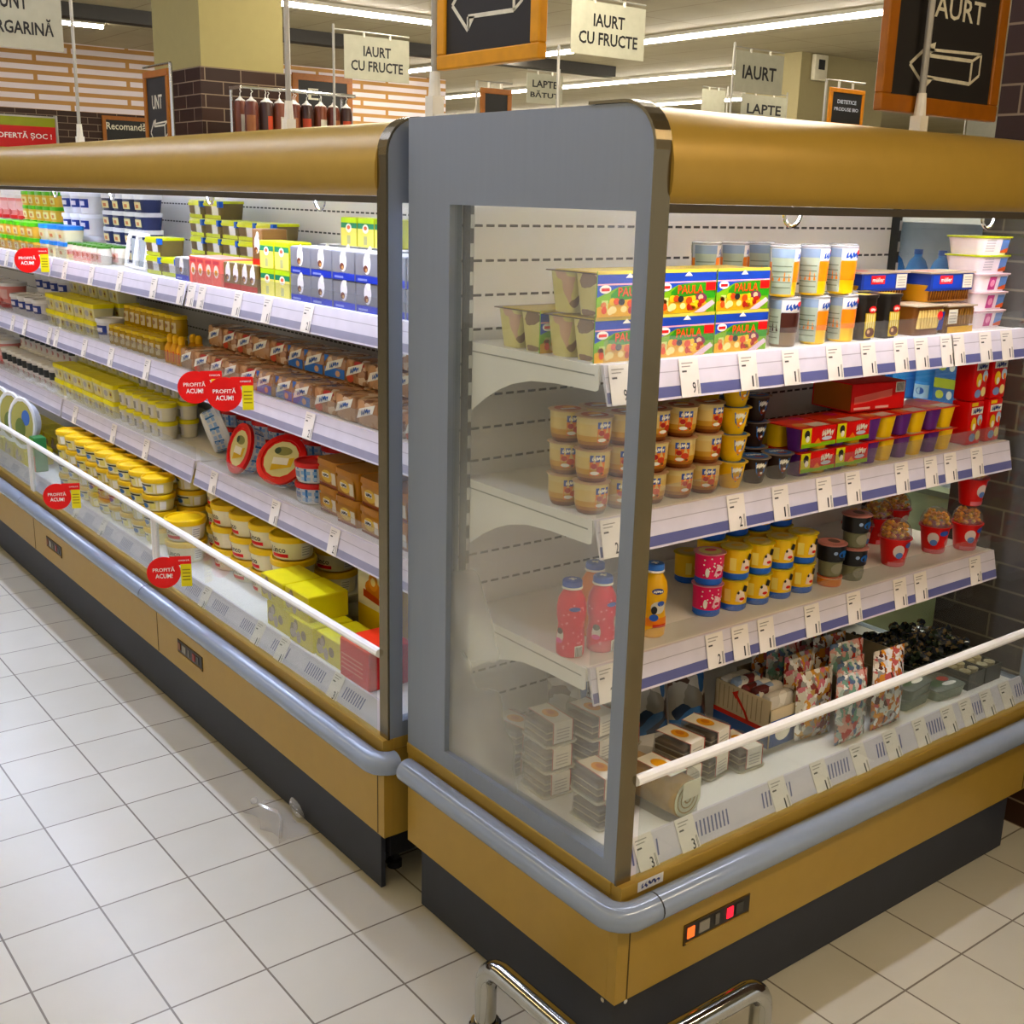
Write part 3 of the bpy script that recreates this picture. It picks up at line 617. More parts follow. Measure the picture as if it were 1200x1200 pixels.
@kind
def duo_pack():
    o = empty('dessert_multi_pack'); t = MB(); t.taper(.19, .085, .205, .10, .0, .045, C('#a97a3c', .35), 0, 0, .012)
    for k in range(16): t.box(-.094+.012*k, -.089+.012*k, -.0485, -.044, .004, .036, C('#5a3418', .4))
    t.build('tray', o); l = MB(); l.box(-.108, .108, -.055, .055, .075, .079, C('#a89a8c', .3)); l.decal([E(-.05, 0, .03, .03, C('#c4574a', .4), 0), E(.05, 0, .03, .03, C('#d8c9a0', .4), 0)], topf(.079)); l.build('foil_lid', o)
    s = MB(); s.box(-.10, .10, -.052, .052, .030, .0749, NAVY); s.decal([R(-.09, .036, .045, .072, C('#1f3a9a', .4), 0), R(-.06, .048, .0, .07, RED, 1), T('müller', -.03, .059, .05, .012, Wt, 2), R(.05, .036, .096, .072, C('#d8d4c4', .4), 1)]+[R(.056, .042+.007*k, .09, .0445+.007*k, GREY, 2) for k in range(4)], front(-.052)); s.build('sleeve', o); return o
@kind
def striped_pack():
    o = empty('dessert_multi_pack'); t = MB(); t.taper(.115, .08, .13, .095, .0, .075, C('#6b4423', .35), 0, 0, .012)
    for k in range(9): t.box(-.052+.0125*k, -.044+.0125*k, -.0485, -.042, .018, .066, C('#d9c184', .35))
    t.decal([PL([(.03, .012), (.055, .012), (.062, .06), (.045, .06)], NAVY, 0), E(.04, .05, .012, .012, RED, 1)], front(-.049)); t.build('tray', o)
    l = MB(); l.box(-.068, .068, -.052, .052, .075, .079, C('#b5a794', .3)); l.build('foil_lid', o); return o
@kind
def brown_pack():
    o = empty('dessert_multi_pack'); t = MB(); t.taper(.12, .08, .135, .095, .0, .07, C('#6e4a25', .35), 0, 0, .012)
    for k in range(10): t.box(-.056+.0122*k, -.0515+.0122*k, -.0488, -.042, .022, .064, C('#8e6a3c', .35))
    t.decal([R(-.06, .0, .06, .018, C('#c9a043', .4), 0), R(-.062, .026, -.02, .064, C('#dcd8c8', .4), 1)]+[R(-.058, .03+.008*k, -.026, .033+.008*k, GREY, 2) for k in range(4)], front(-.0488)); t.build('tray', o)
    l = MB(); l.box(-.07, .07, -.052, .052, .07, .074, C('#9d8f7e', .3)); l.build('foil_lid', o); return o
def wide_pot(top, pics):
    o = empty('yogurt_pot'); b = MB(); b.taper(.135, .10, .155, .115, 0, .046, C('#e2d7dc', .4), 0, 0, .02, 4)
    it = [R(.022, .006, .058, .042, C('#5c7ab0', .4), 0), PL([(.022, .006), (.058, .006), (.058, .02), (.022, .012)], C('#c05a33', .4), 1)]
    if pics: it += [R(-.03, .006, .005, .042, C('#b0477f', .4), 0), E(-.012, .024, .011, .01, C('#dc9ab8', .4), 1)]
    else: it += [R(-.055, .01+.007*k, -.01, .0125+.007*k, C('#a8a2ad', .4), 0) for k in range(5)]
    b.decal(it, lambda u, v, h: (u, -.05-.0075*v/.046-h-.0004, v), .0006); b.build('pot', o)
    l = MB(); l.taper(.163, .123, .165, .125, .046, .050, top, 0, 0, .022, 4); l.build('foil_lid', o); return o
@kind
def lime_pot(): return wide_pot(LIMET, False)
@kind
def rose_pot(): return wide_pot(C('#d9bfc4', .35), True)
@kind
def kids_pack():
    o = empty('yogurt_four_pack')
    for i, cx in enumerate((-.033, .033)):
        for j, cy in enumerate((-.033, .033)):
            c = MB(); c.taper(.044, .044, .056, .056, 0, .058, C('#5b2d7c', .35) if (i+j) % 2 == 0 else C('#e8c31d', .35), cx, cy, .014, 3); c.build('cup', o)
    l = MB(); l.box(-.066, .066, -.066, .066, .058, .0605, C('#cf4338', .35)); l.decal([E(-.03, -.03, .02, .02, C('#d99a62', .4), 0), E(.03, .03, .02, .02, C('#c0356a', .4), 0), R(-.01, -.06, .05, -.02, C('#d9d0c8', .4), 0)], topf(.0605)); l.build('foil_lid', o)
    s = MB(); s.box(-.066, .066, -.068, -.0655, .012, .0605, C('#d3352c', .4))
    s.decal([R(-.066, .012, -.03, .0605, C('#d8d24c', .4), 0), E(-.047, .045, .01, .011, INK, 1), E(-.045, .034, .007, .008, Wt, 2), R(-.066, .012, .066, .022, C('#8cb63c', .4), 1), Z(.032, .044, .045, .016, Wt, 2), E(.03, .03, .02, .005, C('#c9d0e8', .4), 2), PL([(-.02, .02), (-.004, .034), (.01, .02)], ORANGE, 2)], front(-.068)); s.build('sleeve', o); return o
@kind
def open_red_carton():
    o = MB(); w, d, h = .10, .07, .075
    for b in ((-w, w, -d, -d+.003, 0, h), (-w, w, d-.003, d, 0, h), (w-.003, w, -d, d, 0, h), (-w, w, -d, d, h-.003, h), (-w, w, -d, d, 0, .003)): o.box(*b, C('#d0302c', .45))
    o.box(-w+.001, w-.004, -d+.0031, d-.0031, .0031, h-.0031, C('#a8672c', .6))
    o.decal([PL([(-.09, .02), (.05, .035), (.05, .055), (-.09, .04)], C('#e07a70', .4), 0), R(.062, .045, .096, .072, Wt, 1)]+[R(.065+.004*k, .048, .067+.004*k, .07, INK, 2) for k in range(7)]+[R(-.09, .006, -.03, .012, C('#f0c8c0', .4), 1), R(-.01, .006, .04, .012, C('#f0c8c0', .4), 1)], front(-d)); return o.build('display_carton')
@kind
def sachet_pack():
    o = MB(); o.rbox(-.036, .036, -.03, .03, 0, .125, C('#cf2f2b', .3), .006)
    o.decal([R(-.03, .088, .03, .108, Wt, 0), Z(0, .098, .045, .014, NAVY, 1), E(-.012, .06, .014, .02, YELL, 1), E(-.01, .052, .007, .01, Wt, 2), E(.018, .07, .013, .016, C('#b9d0ea', .4), 1), E(.02, .064, .006, .009, ORANGE, 2), E(-.012, .022, .016, .012, C('#7d93c4', .4), 1), E(.016, .026, .012, .014, C('#e8d9a0', .4), 1), R(-.032, .112, .0, .122, YELL, 1)], front(-.03)); return o.build('snack_box')
@kind
def dark_box():
    o = MB(); o.rbox(-.05, .05, -.035, .035, 0, .12, C('#3a1818', .35), .005); o.decal([E(.02, .09, .02, .02, C('#b5302c', .4), 0), E(-.02, .08, .018, .02, C('#2f5a2a', .4), 0), E(0, .04, .02, .014, C('#d0c0a8', .4), 1)], front(-.035)); return o.build('snack_box')
def jar_cup(body, lid):
    o = empty('dessert_cup'); b = MB(); b.lathe([(0, 0), (.026, 0), (.029, .004), (.031, .034, body), (.035, .036, C('#161618', .3)), (.036, .07, C('#161618', .3))], body, 20)
    b.decal([E(0, .02, .018, .012, C('#8a8878', .4), 0), E(-.01, .055, .005, .004, C('#8fa0c0', .4), 0), E(.012, .052, .014, .008, C('#2c5fa5', .4), 0)], cone(.03, .037, .07), .001); b.build('cup', o)
    l = MB(); l.lathe([(0, .07), (.039, .07), (.0395, .072), (.037, .0735), (0, .0735)], lid, 20); l.decal([E(0, 0, .03, .03, C('#c0807a', .4), 0), E(.005, 0, .014, .018, C('#5a3a38', .4), 1)], topf(.0735), .0005); l.build('foil_lid', o); return o
@kind
def black_cup(): return jar_cup(C('#77775f', .35), C('#b07a74', .3, .2))
@kind
def orange_base_cup():
    o = MB(); o.lathe([(0, 0), (.03, 0), (.032, .003), (.033, .022, C('#d8882c', .35)), (.034, .024, C('#d9cda8', .35)), (.034, .026), (0, .026)], C('#c66a4a', .35), 18); return o.build('dessert_cup')
@kind
def cereal_cup():
    o = empty('cereal_cup'); b = MB(); H = .066
    b.lathe([(0, 0), (.026, 0), (.028, .003), (.038, H), (.0425, H), (.0425, H+.003), (.036, H+.003)], C('#cc2d30', .3), 22)
    b.decal([E(-.014, .04, .014, .016, C('#d8c9c6', .4), 0), E(-.012, .03, .009, .008, C('#5e7cba', .4), 1), E(.012, .054, .012, .007, C('#2f4f9f', .4), 0), R(-.04, .002, .04, .012, C('#c9707a', .4), 0), E(.03, .03, .012, .01, C('#e3a0a0', .4), 0)], cone(.028, .0385, H), .001); b.build('cup', o)
    f = MB(); rnd = random.Random(2)
    for k in range(70):
        a, q = rnd.uniform(0, 2*PI), rnd.random(); z = H+.006+.032*rnd.random()**1.2; rr = .033*math.sqrt(max(0, 1-((z-H)/.046)**2))*math.sqrt(q**.4)
        f.lathe([(0, -.005), (.005, -.002), (.006, .001), (0, .005)], [C('#e0a01c', .4), C('#d08a10', .4), C('#ecbb3a', .4)][k % 3], 5, (rr*math.cos(a), rr*math.sin(a), z))
    f.build('cereal_flakes', o)['kind'] = 'stuff'
    d = MB(); d.lathe([(.040, H+.0035), (.0395, H+.012)]+[(.0395*math.cos(a), H+.012+.036*math.sin(a)) for a in (.3, .6, .9, 1.2)]+[(0, H+.048)], PLASTIC, 20); d.build('clear_dome', o); return o
@kind
def cake_box():
    o = empty('cake_box'); t = MB(); t.taper(.088, .10, .094, .106, 0, .006, C('#c4bfae', .4), 0, 0, .008, 2)
    for k, (z0, z1, h) in enumerate(((.006, .018, '#5b4a35'), (.018, .022, '#b3a68c'), (.022, .034, '#55432f'), (.034, .038, '#b8ac94'), (.038, .049, '#4f3d2b'))): t.rbox(-.04+.001*(k % 2), .04-.001*(k % 2), -.044, .044, z0, z1, C(h, .6, 0, .15, 60), .002, 1)
    t.build('cake', o)
    l = MB(); l.taper(.09, .102, .084, .096, .008, .062, PLASTIC, 0, 0, .012, 3); l.build('clear_lid', o)
    b = MB(); b.box(-.028, .028, -.0525, .05, .0625, .0632, C('#e6e1d6', .4)); b.box(-.028, .028, -.0535, -.0525, .012, .0632, C('#e6e1d6', .4))
    for (a, c) in ((-.0285, -.0265), (.0265, .0285)): b.box(a, c, -.0545, -.0535, .011, .0638, C('#a3453a', .4)); b.box(a, c, -.0535, .051, .0632, .0638, C('#a3453a', .4))
    b.decal([E(0, .0, .018, .024, C('#e0a32a', .4), 0), E(.002, .002, .009, .012, C('#c4781c', .4), 1)], topf(.0634)); b.decal([R(-.018, .02+.008*k, .018, .0225+.008*k, GREY, 0) for k in range(4)], front(-.0536)); b.build('paper_band', o); return o
@kind
def cake_roll():
    o = empty('cake_roll'); b = MB(); n = 40
    b.lathe([(0, -.09), (.046, -.09), (.048, -.086), (.048, .086), (.046, .09), (0, .09)], C('#b08d5c', .7, 0, .15, 60), 24, (0, 0, .048), 'y')
    P = []; 
    for q in range(3): b.lathe([(.012+.012*q, -.0912), (.018+.012*q, -.0922), (.021+.012*q, -.0912)], C('#e8e6d0', .5), 24, (0, 0, .048), 'y')
    b.lathe([(0, -.0922), (.008, -.0915)], C('#e8e6d0', .5), 16, (0, 0, .048), 'y'); b.build('cake', o)
    w = MB(); w.taper(.102, .20, .102, .20, .0, .098, PLASTIC, 0, 0, .04, 5); w.build('clear_wrap', o)
    l = MB(); l.box(-.03, .03, -.06, .05, .0985, .0992, C('#e6e1d6', .4)); l.box(-.03, .03, -.1015, -.1008, .055, .098, C('#e6e1d6', .4)); l.box(-.0305, -.0285, -.0605, .05, .0992, .0996, C('#a3453a', .4)); l.box(.0285, .0305, -.0605, .05, .0992, .0996, C('#a3453a', .4)); l.decal([E(0, 0, .018, .024, C('#e0a32a', .4), 0)], topf(.0993)); l.build('paper_band', o); return o
@kind
def wafer_bag():
    o = MB(); n = 8; vs = []; fs = []
    for i in range(n+1):
        for j in range(n+1):
            u, v = i/n, j/n; b = .032*(math.sin(PI*u)**.6)*(math.sin(PI*v)**.6)*(1+.15*math.sin(9*u+5*v)); vs.append((-.055+.11*u, -b, .17*v))
    for i in range(n):
        for j in range(n): a = i*(n+1)+j; fs.append((a, a+n+1, a+n+2, a+1))
    k = len(vs); vs2 = vs+[(x, -y*.9, z) for x, y, z in vs]; fs2 = fs+[tuple(k+q for q in reversed(f)) for f in fs]
    o.add(vs2, fs2, blotch('pouch', ['#2c5c96', '#31639c', '#8f8a80', '#b4aea4', '#2a3b55', '#5a4238', '#c8c2b8'], 22, .25), True); return o.build('snack_pouch')
def snack_bag(name, cols, sd):
    o = MB(); n = 10; vs = []; fs = []; rnd = random.Random(sd)
    for i in range(n+1):
        for j in range(n+1):
            u, v = i/n, j/n; b = .022*(math.sin(PI*u)**.5)*(math.sin(PI*v)**.45)*(1+.25*rnd.uniform(-1, 1)) + (.003*math.sin(25*u) if v > .9 or v < .08 else 0); vs.append((-.065+.13*u, -b, .15*v))
    for i in range(n):
        for j in range(n): a = i*(n+1)+j; fs.append((a, a+n+1, a+n+2, a+1))
    k = len(vs); o.add(vs+[(x, -y*.9, z) for x, y, z in vs], fs+[tuple(k+q for q in reversed(f)) for f in fs], blotch(name, cols+['#e6e4e0'], 70, .2, sd), True); return o.build('snack_bag')  # the extra pale colour paints white highlights among the printed patches
@kind
def candy_bag_a(): return snack_bag('candy_a', ['#c8c2b4', '#b08a4a', '#7a2a24', '#d8d4cc', '#c98a2a', '#8d8a86', '#c46a78'], 1)
@kind
def candy_bag_b(): return snack_bag('candy_b', ['#9fb0a8', '#6f9a8a', '#7d7a76', '#cf9a90', '#b03a30', '#c9c9c4', '#556a8a'], 2)
@kind
def candy_bag_c(): return snack_bag('candy_c', ['#d58a22', '#b96a1c', '#5a3028', '#d8cfc0', '#c25a58', '#8e8c88', '#cfd0d4'], 3)
@kind
def bag_carton():
    o = empty('display_carton'); w, d, h = .055, .095, .105; Kc = C('#c6b79c', .6)
    b = MB(); b.box(-w, w, -d, -d+.003, 0, .085, Kc); b.box(-w, w, d-.003, d, 0, h, Kc); b.box(-w, -w+.003, -d, d, 0, h, Kc); b.box(w-.003, w, -d, d, 0, h, Kc); b.box(-w, w, -d, d, 0, .003, Kc)
    S = sideL(-w); it = [R(-.095, 0, .095, .034, C('#31528f', .4), 0), R(-.095, .034, .095, .044, C('#b8382f', .4), 1)]+[R(-.08+.016*k, .05, -.077+.016*k, .1, C('#9a8a70', .4), 0) for k in range(10)]
    it += [PL([(-.028, .088), (-.02, .093), (.016, .06), (.03, .04), (.022, .038), (.008, .058)], C('#b8382f', .4), 1), PL([(-.034, .09), (-.012, .1), (-.02, .078)], C('#b8382f', .4), 2)]
    b.decal([(*i[:1], i[1] if i[0] != 'rect' else (-i[1][2], i[1][1], -i[1][0], i[1][3]), *i[2:]) if i[0] == 'rect' else (i[0], [(-x, y) for x, y in i[1]], *i[2:]) for i in it], lambda u, v, hh: (-w-hh, u, v), .0006)
    b.decal([R(-.05, .0, .05, .06, C('#31528f', .4), 0), E(0, .03, .03, .02, Wt, 1)], front(-d)); b.build('box', o)
    c = MB()
    for k in range(5): c.rbox(-w+.005, w-.005, -d+.008+.036*k, -d+.04+.036*k, .01, .112+.006*(k % 2), blotch('bars', ['#d8d2c6', '#c9c2b8', '#7a2a2a', '#8fa5c8', '#e3ded6', '#5a2420'], 30, .25), .01, 2)
    c.build('wrapped_bars', o)['kind'] = 'stuff'; return o
@kind
def card_crate():
    o = MB(); w, d, h = .075, .10, .115; K2 = C('#8d8470', .6)
    for b in ((-w, w, -d, -d+.003, 0, .03), (-w, w, d-.003, d, 0, h), (-w, -w+.003, -d, d, 0, h), (w-.003, w, -d, d, 0, h), (-w, w, -d, d, 0, .003)): o.box(*b, K2)
    return o.build('card_crate')
def crate(name, colh, w, d, h):
    o = MB(); c = C(colh, .4); t = .004
    for b in ((-w, w, -d, -d+t, 0, h), (-w, w, d-t, d, 0, h), (-w, -w+t, -d, d, 0, h), (w-t, w, -d, d, 0, h), (-w, w, -d, d, 0, t)): o.box(*b, c)
    for b in ((-w-.004, w+.004, -d-.004, -d+.002, h-.006, h), (-w-.004, -w+.002, -d, d, h-.006, h), (w-.002, w+.004, -d, d, h-.006, h)): o.box(*b, c)
    return o.build(name)
@kind
def black_crate(): return crate('plastic_crate', '#2a2d2a', .07, .115, .06)
@kind
def small_crate():
    o = empty('plastic_tray'); b = MB(); w, d, h, t = .042, .05, .05, .003
    for q in ((-w, w, -d, -d+t, 0, h), (-w, w, d-t, d, 0, h), (-w, -w+t, -d, d, 0, h), (w-t, w, -d, d, 0, h), (-w, w, -d, d, 0, t)): b.box(*q, C('#2f352f', .4))
    b.build('tray', o); c = MB()
    for (x, y) in ((-.02, -.022), (.02, -.022), (-.02, .022), (.02, .022)): c.lathe([(0, t), (.014, t), (.016, .046), (.017, .05), (0, .056)], C('#b3a98a', .4), 10, (x, y, 0))
    c.build('pots', o); return o
@kind
def dark_sweet():
    o = MB(); o.lathe([(.014, -.034), (.004, -.022), (.011, -.018), (.013, 0), (.011, .018), (.004, .022), (.014, .034)], blotch('sweet', ['#15181c', '#20252a', '#2e3a2c', '#0f1114', '#6a5a3a', '#272c38'], 60, .15), 8, (0, 0, .0132), 'x'); return o.build('wrapped_sweet')
@kind
def green_tray():
    o = empty('cheese_tray'); t = MB(); t.taper(.12, .085, .13, .095, 0, .03, C('#6f7a6c', .4), 0, 0, .014); t.build('tray', o)
    f = MB(); f.taper(.134, .099, .134, .099, .03, .033, C('#8b938a', .25, .3), 0, 0, .016); f.decal([E(-.02, 0, .03, .025, C('#3e5a3a', .4), 0), E(.03, .01, .02, .016, C('#a8443a', .4), 0), E(.02, -.02, .03, .01, Wt, 1)], topf(.033)); f.build('film', o); return o
# ---- things of the long row
def carton(name, w, d, h, side, items, top=None, r=.003):
    o = MB(); o.rbox(-w/2, w/2, -d/2, d/2, 0, h, side, r, 1); o.decal(items, front(-d/2), .0005)
    if top: o.decal([R(-w/2+.003, -d/2+.003, w/2-.003, d/2-.003, top, 0)], topf(h), .0005)
    return o.build(name)
def swirl(cx, h, k): return [E(cx, h*.55, .02, .03, C('#e4e2e6', .4), k), E(cx+.006, h*.78, .011, .013, Wt, k+1), E(cx-.006, h*.4, .012, .010, C('#6a3320', .4), k+1), E(cx-.002, h*.37, .006, .005, C('#c29a6a', .4), k+2)]
@kind
def silver_pack(): return carton('dessert_carton', .128, .11, .082, C('#808087', .35), [R(-.063, .001, .063, .022, C('#2436a8', .4), 0), R(-.063, .02, .063, .08, C('#7d7d84', .4), 0)]+swirl(.0, .098, 1)+[R(-.05, .006, .0, .012, C('#8d98d0', .4), 1)], C('#d8d6d4', .4))
@kind
def green_top_pack(): return carton('milk_carton', .098, .08, .086, C('#c5c53a', .4), [R(-.048, .0, .048, .054, C('#e6dc84', .4), 0), R(-.048, .054, .048, .070, C('#2f7d5c', .4), 0), R(-.048, .07, .048, .085, C('#b5d420', .4), 0), E(0, .054, .018, .014, Wt, 1), E(0, .056, .010, .006, C('#d06a50', .4), 2), R(-.01, .006, .01, .032, C('#b9b88e', .4), 1)], C('#c9d24a', .4))
@kind
def brown_pack_carton(): return carton('dessert_carton', .128, .10, .09, C('#6b5536', .4), [R(-.063, .001, .063, .02, C('#a8352f', .4), 0), R(-.063, .02, .063, .088, C('#7a6540', .4), 0)]+[e for c in (-.03, .03) for e in swirl(c, .1, 1)], C('#b9b04a', .4))
@kind
def small_brown_pack(): return carton('dessert_carton', .075, .09, .115, C('#7a5a3c', .4), [R(-.036, .0, .036, .02, C('#c03a30', .4), 0)]+swirl(.0, .12, 1), C('#8a6a48', .4))
@kind
def pink_pack(): return carton('dessert_carton', .13, .12, .095, C('#df7c70', .4), [R(-.064, .0, .064, .093, C('#dd6f66', .4), 0)]+[x for c in (-.032, .032) for x in (E(c, .05, .02, .022, C('#e9e0d6', .4), 1), E(c, .046, .012, .010, C('#d9a03a', .4), 2), R(c-.024, .075, c+.024, .086, C('#c9505a', .4), 1))]+[R(-.001, 0, .001, .093, C('#f0b0a6', .4), 2)], C('#e6a49c', .4))
@kind
def clear_box():
    o = empty('salad_box'); b = MB(); b.taper(.13, .095, .142, .105, .0, .06, C('#6f6247', .3), 0, 0, .012)
    b.decal([R(-.07, .002, .07, .016, C('#b9bf5a', .4), 0), R(.0, .016, .055, .05, C('#c9c6c8', .4), 1), R(-.06, .02, -.01, .05, C('#5d4c38', .4), 1), R(-.072, .05, .072, .06, C('#c4c95a', .4), 1)], lambda u, v, h: (u, -.0475-.005*v/.06-h-.0005, v), .0008); b.build('tray', o)
    l = MB(); l.taper(.148, .111, .146, .109, .06, .070, C('#bcc24a', .3), 0, 0, .014); l.box(.055, .075, -.057, -.04, .045, .068, BLUE); l.build('lid', o); return o
@kind
def white_frame():
    o = MB(); pts = [(-.06, 0, .009), (-.06, .02, .12), (-.05, .024, .14), (.05, .024, .14), (.06, .02, .12), (.06, 0, .009), (-.06, 0, .009)]
    o.tube(pts, .009, C('#eeeef0', .35), 6, False); o.box(-.05, .05, .022, .03, .004, .12, C('#8f969c', .5)); return o.build('card_holder')
@kind
def small_jar():
    o = empty('yogurt_jar'); b = MB(); b.lathe([(0, 0), (.027, 0), (.03, .005), (.031, .06), (.028, .07)], C('#d3cdc0', .35), 14); b.decal([R(-.025, .012, .025, .05, C('#cfa9a0', .4), 0), E(0, .034, .014, .012, C('#a8624a', .4), 1)], cone(.03, .031, .07), .001); b.build('jar', o)
    l = MB(); l.lathe([(.03, .07), (.03, .08), (0, .081)], C('#4d7a3a', .35), 14); l.build('lid', o); return o
def bowl(lid, body, nm_='spread_tub', w=.13, d=.10, h=.055):
    o = empty(nm_); b = MB(); b.taper(w*.85, d*.85, w*.97, d*.97, 0, h, body, 0, 0, .02, 3); b.decal([R(-w*.35, .012, w*.35, h*.8, C('#d8cfa2', .4), 0), R(-w*.2, .018, w*.1, h*.6, C('#b9744a', .4), 1)], lambda u, v, hh: (u, -d*.425-d*.06*v/h-hh-.0008, v), .0008); b.build('tub', o)
    l = MB(); l.taper(w, d, w, d, h, h+.018, lid, 0, 0, .022, 3); l.build('lid', o); return o
@kind
def blue_lid_tub(): return bowl(C('#3a78c8', .35), C('#d9d2b4', .4))
@kind
def green_lid_tub(): return bowl(C('#57a03a', .35), C('#cda45a', .4), w=.11)
@kind
def dark_lid_tub(): return bowl(C('#d5d5d8', .35), C('#2a3156', .4), w=.11)
@kind
def pink_bucket(): return round_tub('yogurt_bucket', .062, .072, .12, C('#cf8a88', .4), C('#dedde0', .35), .077, .016, [R(-.06, .05, .06, .1, C('#d6b0b0', .4), 0), E(0, .04, .03, .018, C('#b04a44', .4), 1), R(-.07, .004, .07, .022, C('#c03a38', .4), 0)])
@kind
def grey_bucket(): return round_tub('yogurt_bucket', .05, .058, .085, C('#d8d6d8', .4), C('#e6e6ea', .35), .062, .014, [R(-.05, .03, .05, .07, C('#25357a', .4), 0), R(-.03, .04, .03, .06, C('#d8d2d8', .4), 1)])
def pastry(col1, c2, red, sd):
    o = empty('pastry_pack'); b = MB(); b.rbox(-.063, .063, -.055, .055, 0, .078, blotch('pastry'+col1, [col1, '#a97a52', col1, '#c79a70', '#8a5c40', '#d8bfa4'], 34, .2, sd), .012, 2)
    if red: b.decal([E(.028, .066, .032, .009, C(red, .3), 0), E(-.03, .018, .022, .013, C('#b8503c', .3), 0)], front(-.0552))
    if c2: b.decal([R(-.058, .006, .058, .036, C(c2, .3), 0), PL([(-.058, .05), (-.058, .074), (-.03, .074)], C(c2, .3), 0), E(.02, .02, .014, .01, C('#c9a58a', .4), 1)], front(-.0552))
    b.build('bag', o); l = MB(); l.add([(-.056, -.0565, .020), (.040, -.0565, .046), (.056, -.0565, .074), (-.040, -.0565, .050)], [(0, 1, 2, 3)], Wt)
    l.decal([Z(0, 0, .056, .015, C('#2a5aa5', .4), 0)], lambda u, v, h: (u, -.0568-h, .047+.26*u+v)); l.build('label', o); return o
@kind
def brown_pastry(): return pastry('#b48560', None, '#a5302a', 1)
@kind
def plain_pastry(): return pastry('#b8906c', None, None, 5)
@kind
def blue_pastry(): return pastry('#a88a78', '#3a6fc0', None, 9)
@kind
def honey_bear():
    o = empty('sauce_bottle'); b = MB(); b.lathe([(0, 0), (.022, 0), (.024, .004), (.024, .06), (.016, .075), (.012, .08)], C('#d39a1c', .3), 14); b.decal([R(-.018, .01, .018, .05, C('#c2452a', .4), 0)], cone(.024, .024, .1), .001); b.build('bottle', o)
    l = MB(); l.lathe([(.013, .08), (.014, .1), (.008, .11), (0, .112)], C('#e6b91d', .35), 12); l.build('cap', o); return o
@kind
def amber_jar():
    o = empty('cream_jar'); b = MB(); b.lathe([(0, 0), (.028, 0), (.031, .005), (.031, .062), (.027, .070)], C('#a98a3e', .25), 16); b.decal([R(-.022, .014, .022, .055, C('#cfc3a0', .4), 0), E(0, .038, .013, .009, C('#9a7a5a', .4), 1)], cone(.031, .031, .07), .001); b.build('jar', o)
    l = MB(); l.lathe([(.030, .068), (.031, .070), (.031, .080), (.028, .082), (0, .082)], C('#dcc02c', .3), 16); l.build('lid', o); return o
@kind
def yellow_block(): 
    o = empty('butter_tub'); b = MB(); b.taper(.118, .085, .128, .095, 0, .055, C('#dcd7b0', .35), 0, 0, .008, 2)
    b.decal([E(-.02, .03, .022, .014, C('#b5b3b8', .4), 0), R(.02, .014, .05, .045, C('#cfc06a', .4), 0), E(.036, .03, .01, .007, C('#7a4a3a', .4), 1)], lambda u, v, h: (u, -.0425-.005*v/.055-h-.0005, v), .0008); b.build('tub', o)
    l = MB(); l.taper(.136, .103, .134, .101, .055, .074, YEL2, 0, 0, .01, 2); l.build('lid', o); return o
@kind
def pale_cup():
    o = empty('cheese_cup'); b = MB(); b.lathe([(0, 0), (.032, 0), (.035, .004), (.039, .058)], C('#d8d3bd', .35), 16); b.decal([R(-.024, .01, .024, .048, C('#d6d4d6', .4), 0), R(-.006, .014, .012, .044, C('#8d8a84', .4), 1)], cone(.035, .039, .058), .001); b.build('cup', o)
    l = MB(); l.lathe([(.039, .056), (.042, .058), (.042, .072), (.038, .074), (0, .073)], C('#e2d631', .35), 16); l.build('lid', o); return o
@kind
def white_black_cup():
    o = empty('cream_cup'); b = MB(); b.lathe([(0, 0), (.032, 0), (.035, .004), (.042, .1)], C('#d6d2cf', .35), 16); b.decal([R(-.04, .05, .04, .088, C('#23272c', .4), 0), E(0, .03, .016, .012, C('#b98a8a', .4), 0)], cone(.035, .042, .1), .001); b.build('cup', o)
    l = MB(); l.lathe([(.042, .098), (.046, .1), (.046, .112), (.042, .114), (0, .113)], C('#eeecea', .35), 16); l.build('lid', o); return o
@kind
def brown_tub():
    o = empty('spread_tub'); b = MB(); b.taper(.12, .095, .132, .107, 0, .068, C('#a9772f', .35), 0, 0, .022, 4)
    b.decal([R(-.055, .01, .055, .058, C('#a87a35', .4), 0), E(-.004, .034, .034, .02, C('#d0b25a', .4), 1), R(-.03, .03, .01, .044, Wt, 2), Z(-.008, .037, .034, .010, INK, 3), R(.024, .012, .05, .05, C('#cfc8b8', .4), 1), R(-.055, .001, .055, .009, C('#7a3b22', .4), 1)], lambda u, v, h: (u, -.0475-.006*v/.068-h-.0006, v), .0008); b.build('tub', o)
    l = MB(); l.taper(.140, .115, .138, .113, .068, .086, C('#a67434', .3), 0, 0, .024, 4); l.build('lid', o); return o
@kind
def blue_red_tub():
    d = [R(-.17, .008, .17, .05, C('#3f77b8', .4), 0)]+[R(-.16+.022*k, .010, -.146+.022*k, .022, C('#a9c4e0', .4), 1) for k in range(15)]+[R(-.16+.022*k, .030, -.146+.022*k, .042, C('#8fb2d8', .4), 1) for k in range(15)]+[R(-.02, .012, .02, .046, C('#c9ccd4', .4), 2), R(-.014, .02, .014, .04, C('#7a8aa8', .4), 3)]
    return round_tub('cheese_tub', .058, .063, .055, C('#d8dce2', .4), C('#c93a38', .35), .067, .014, d)
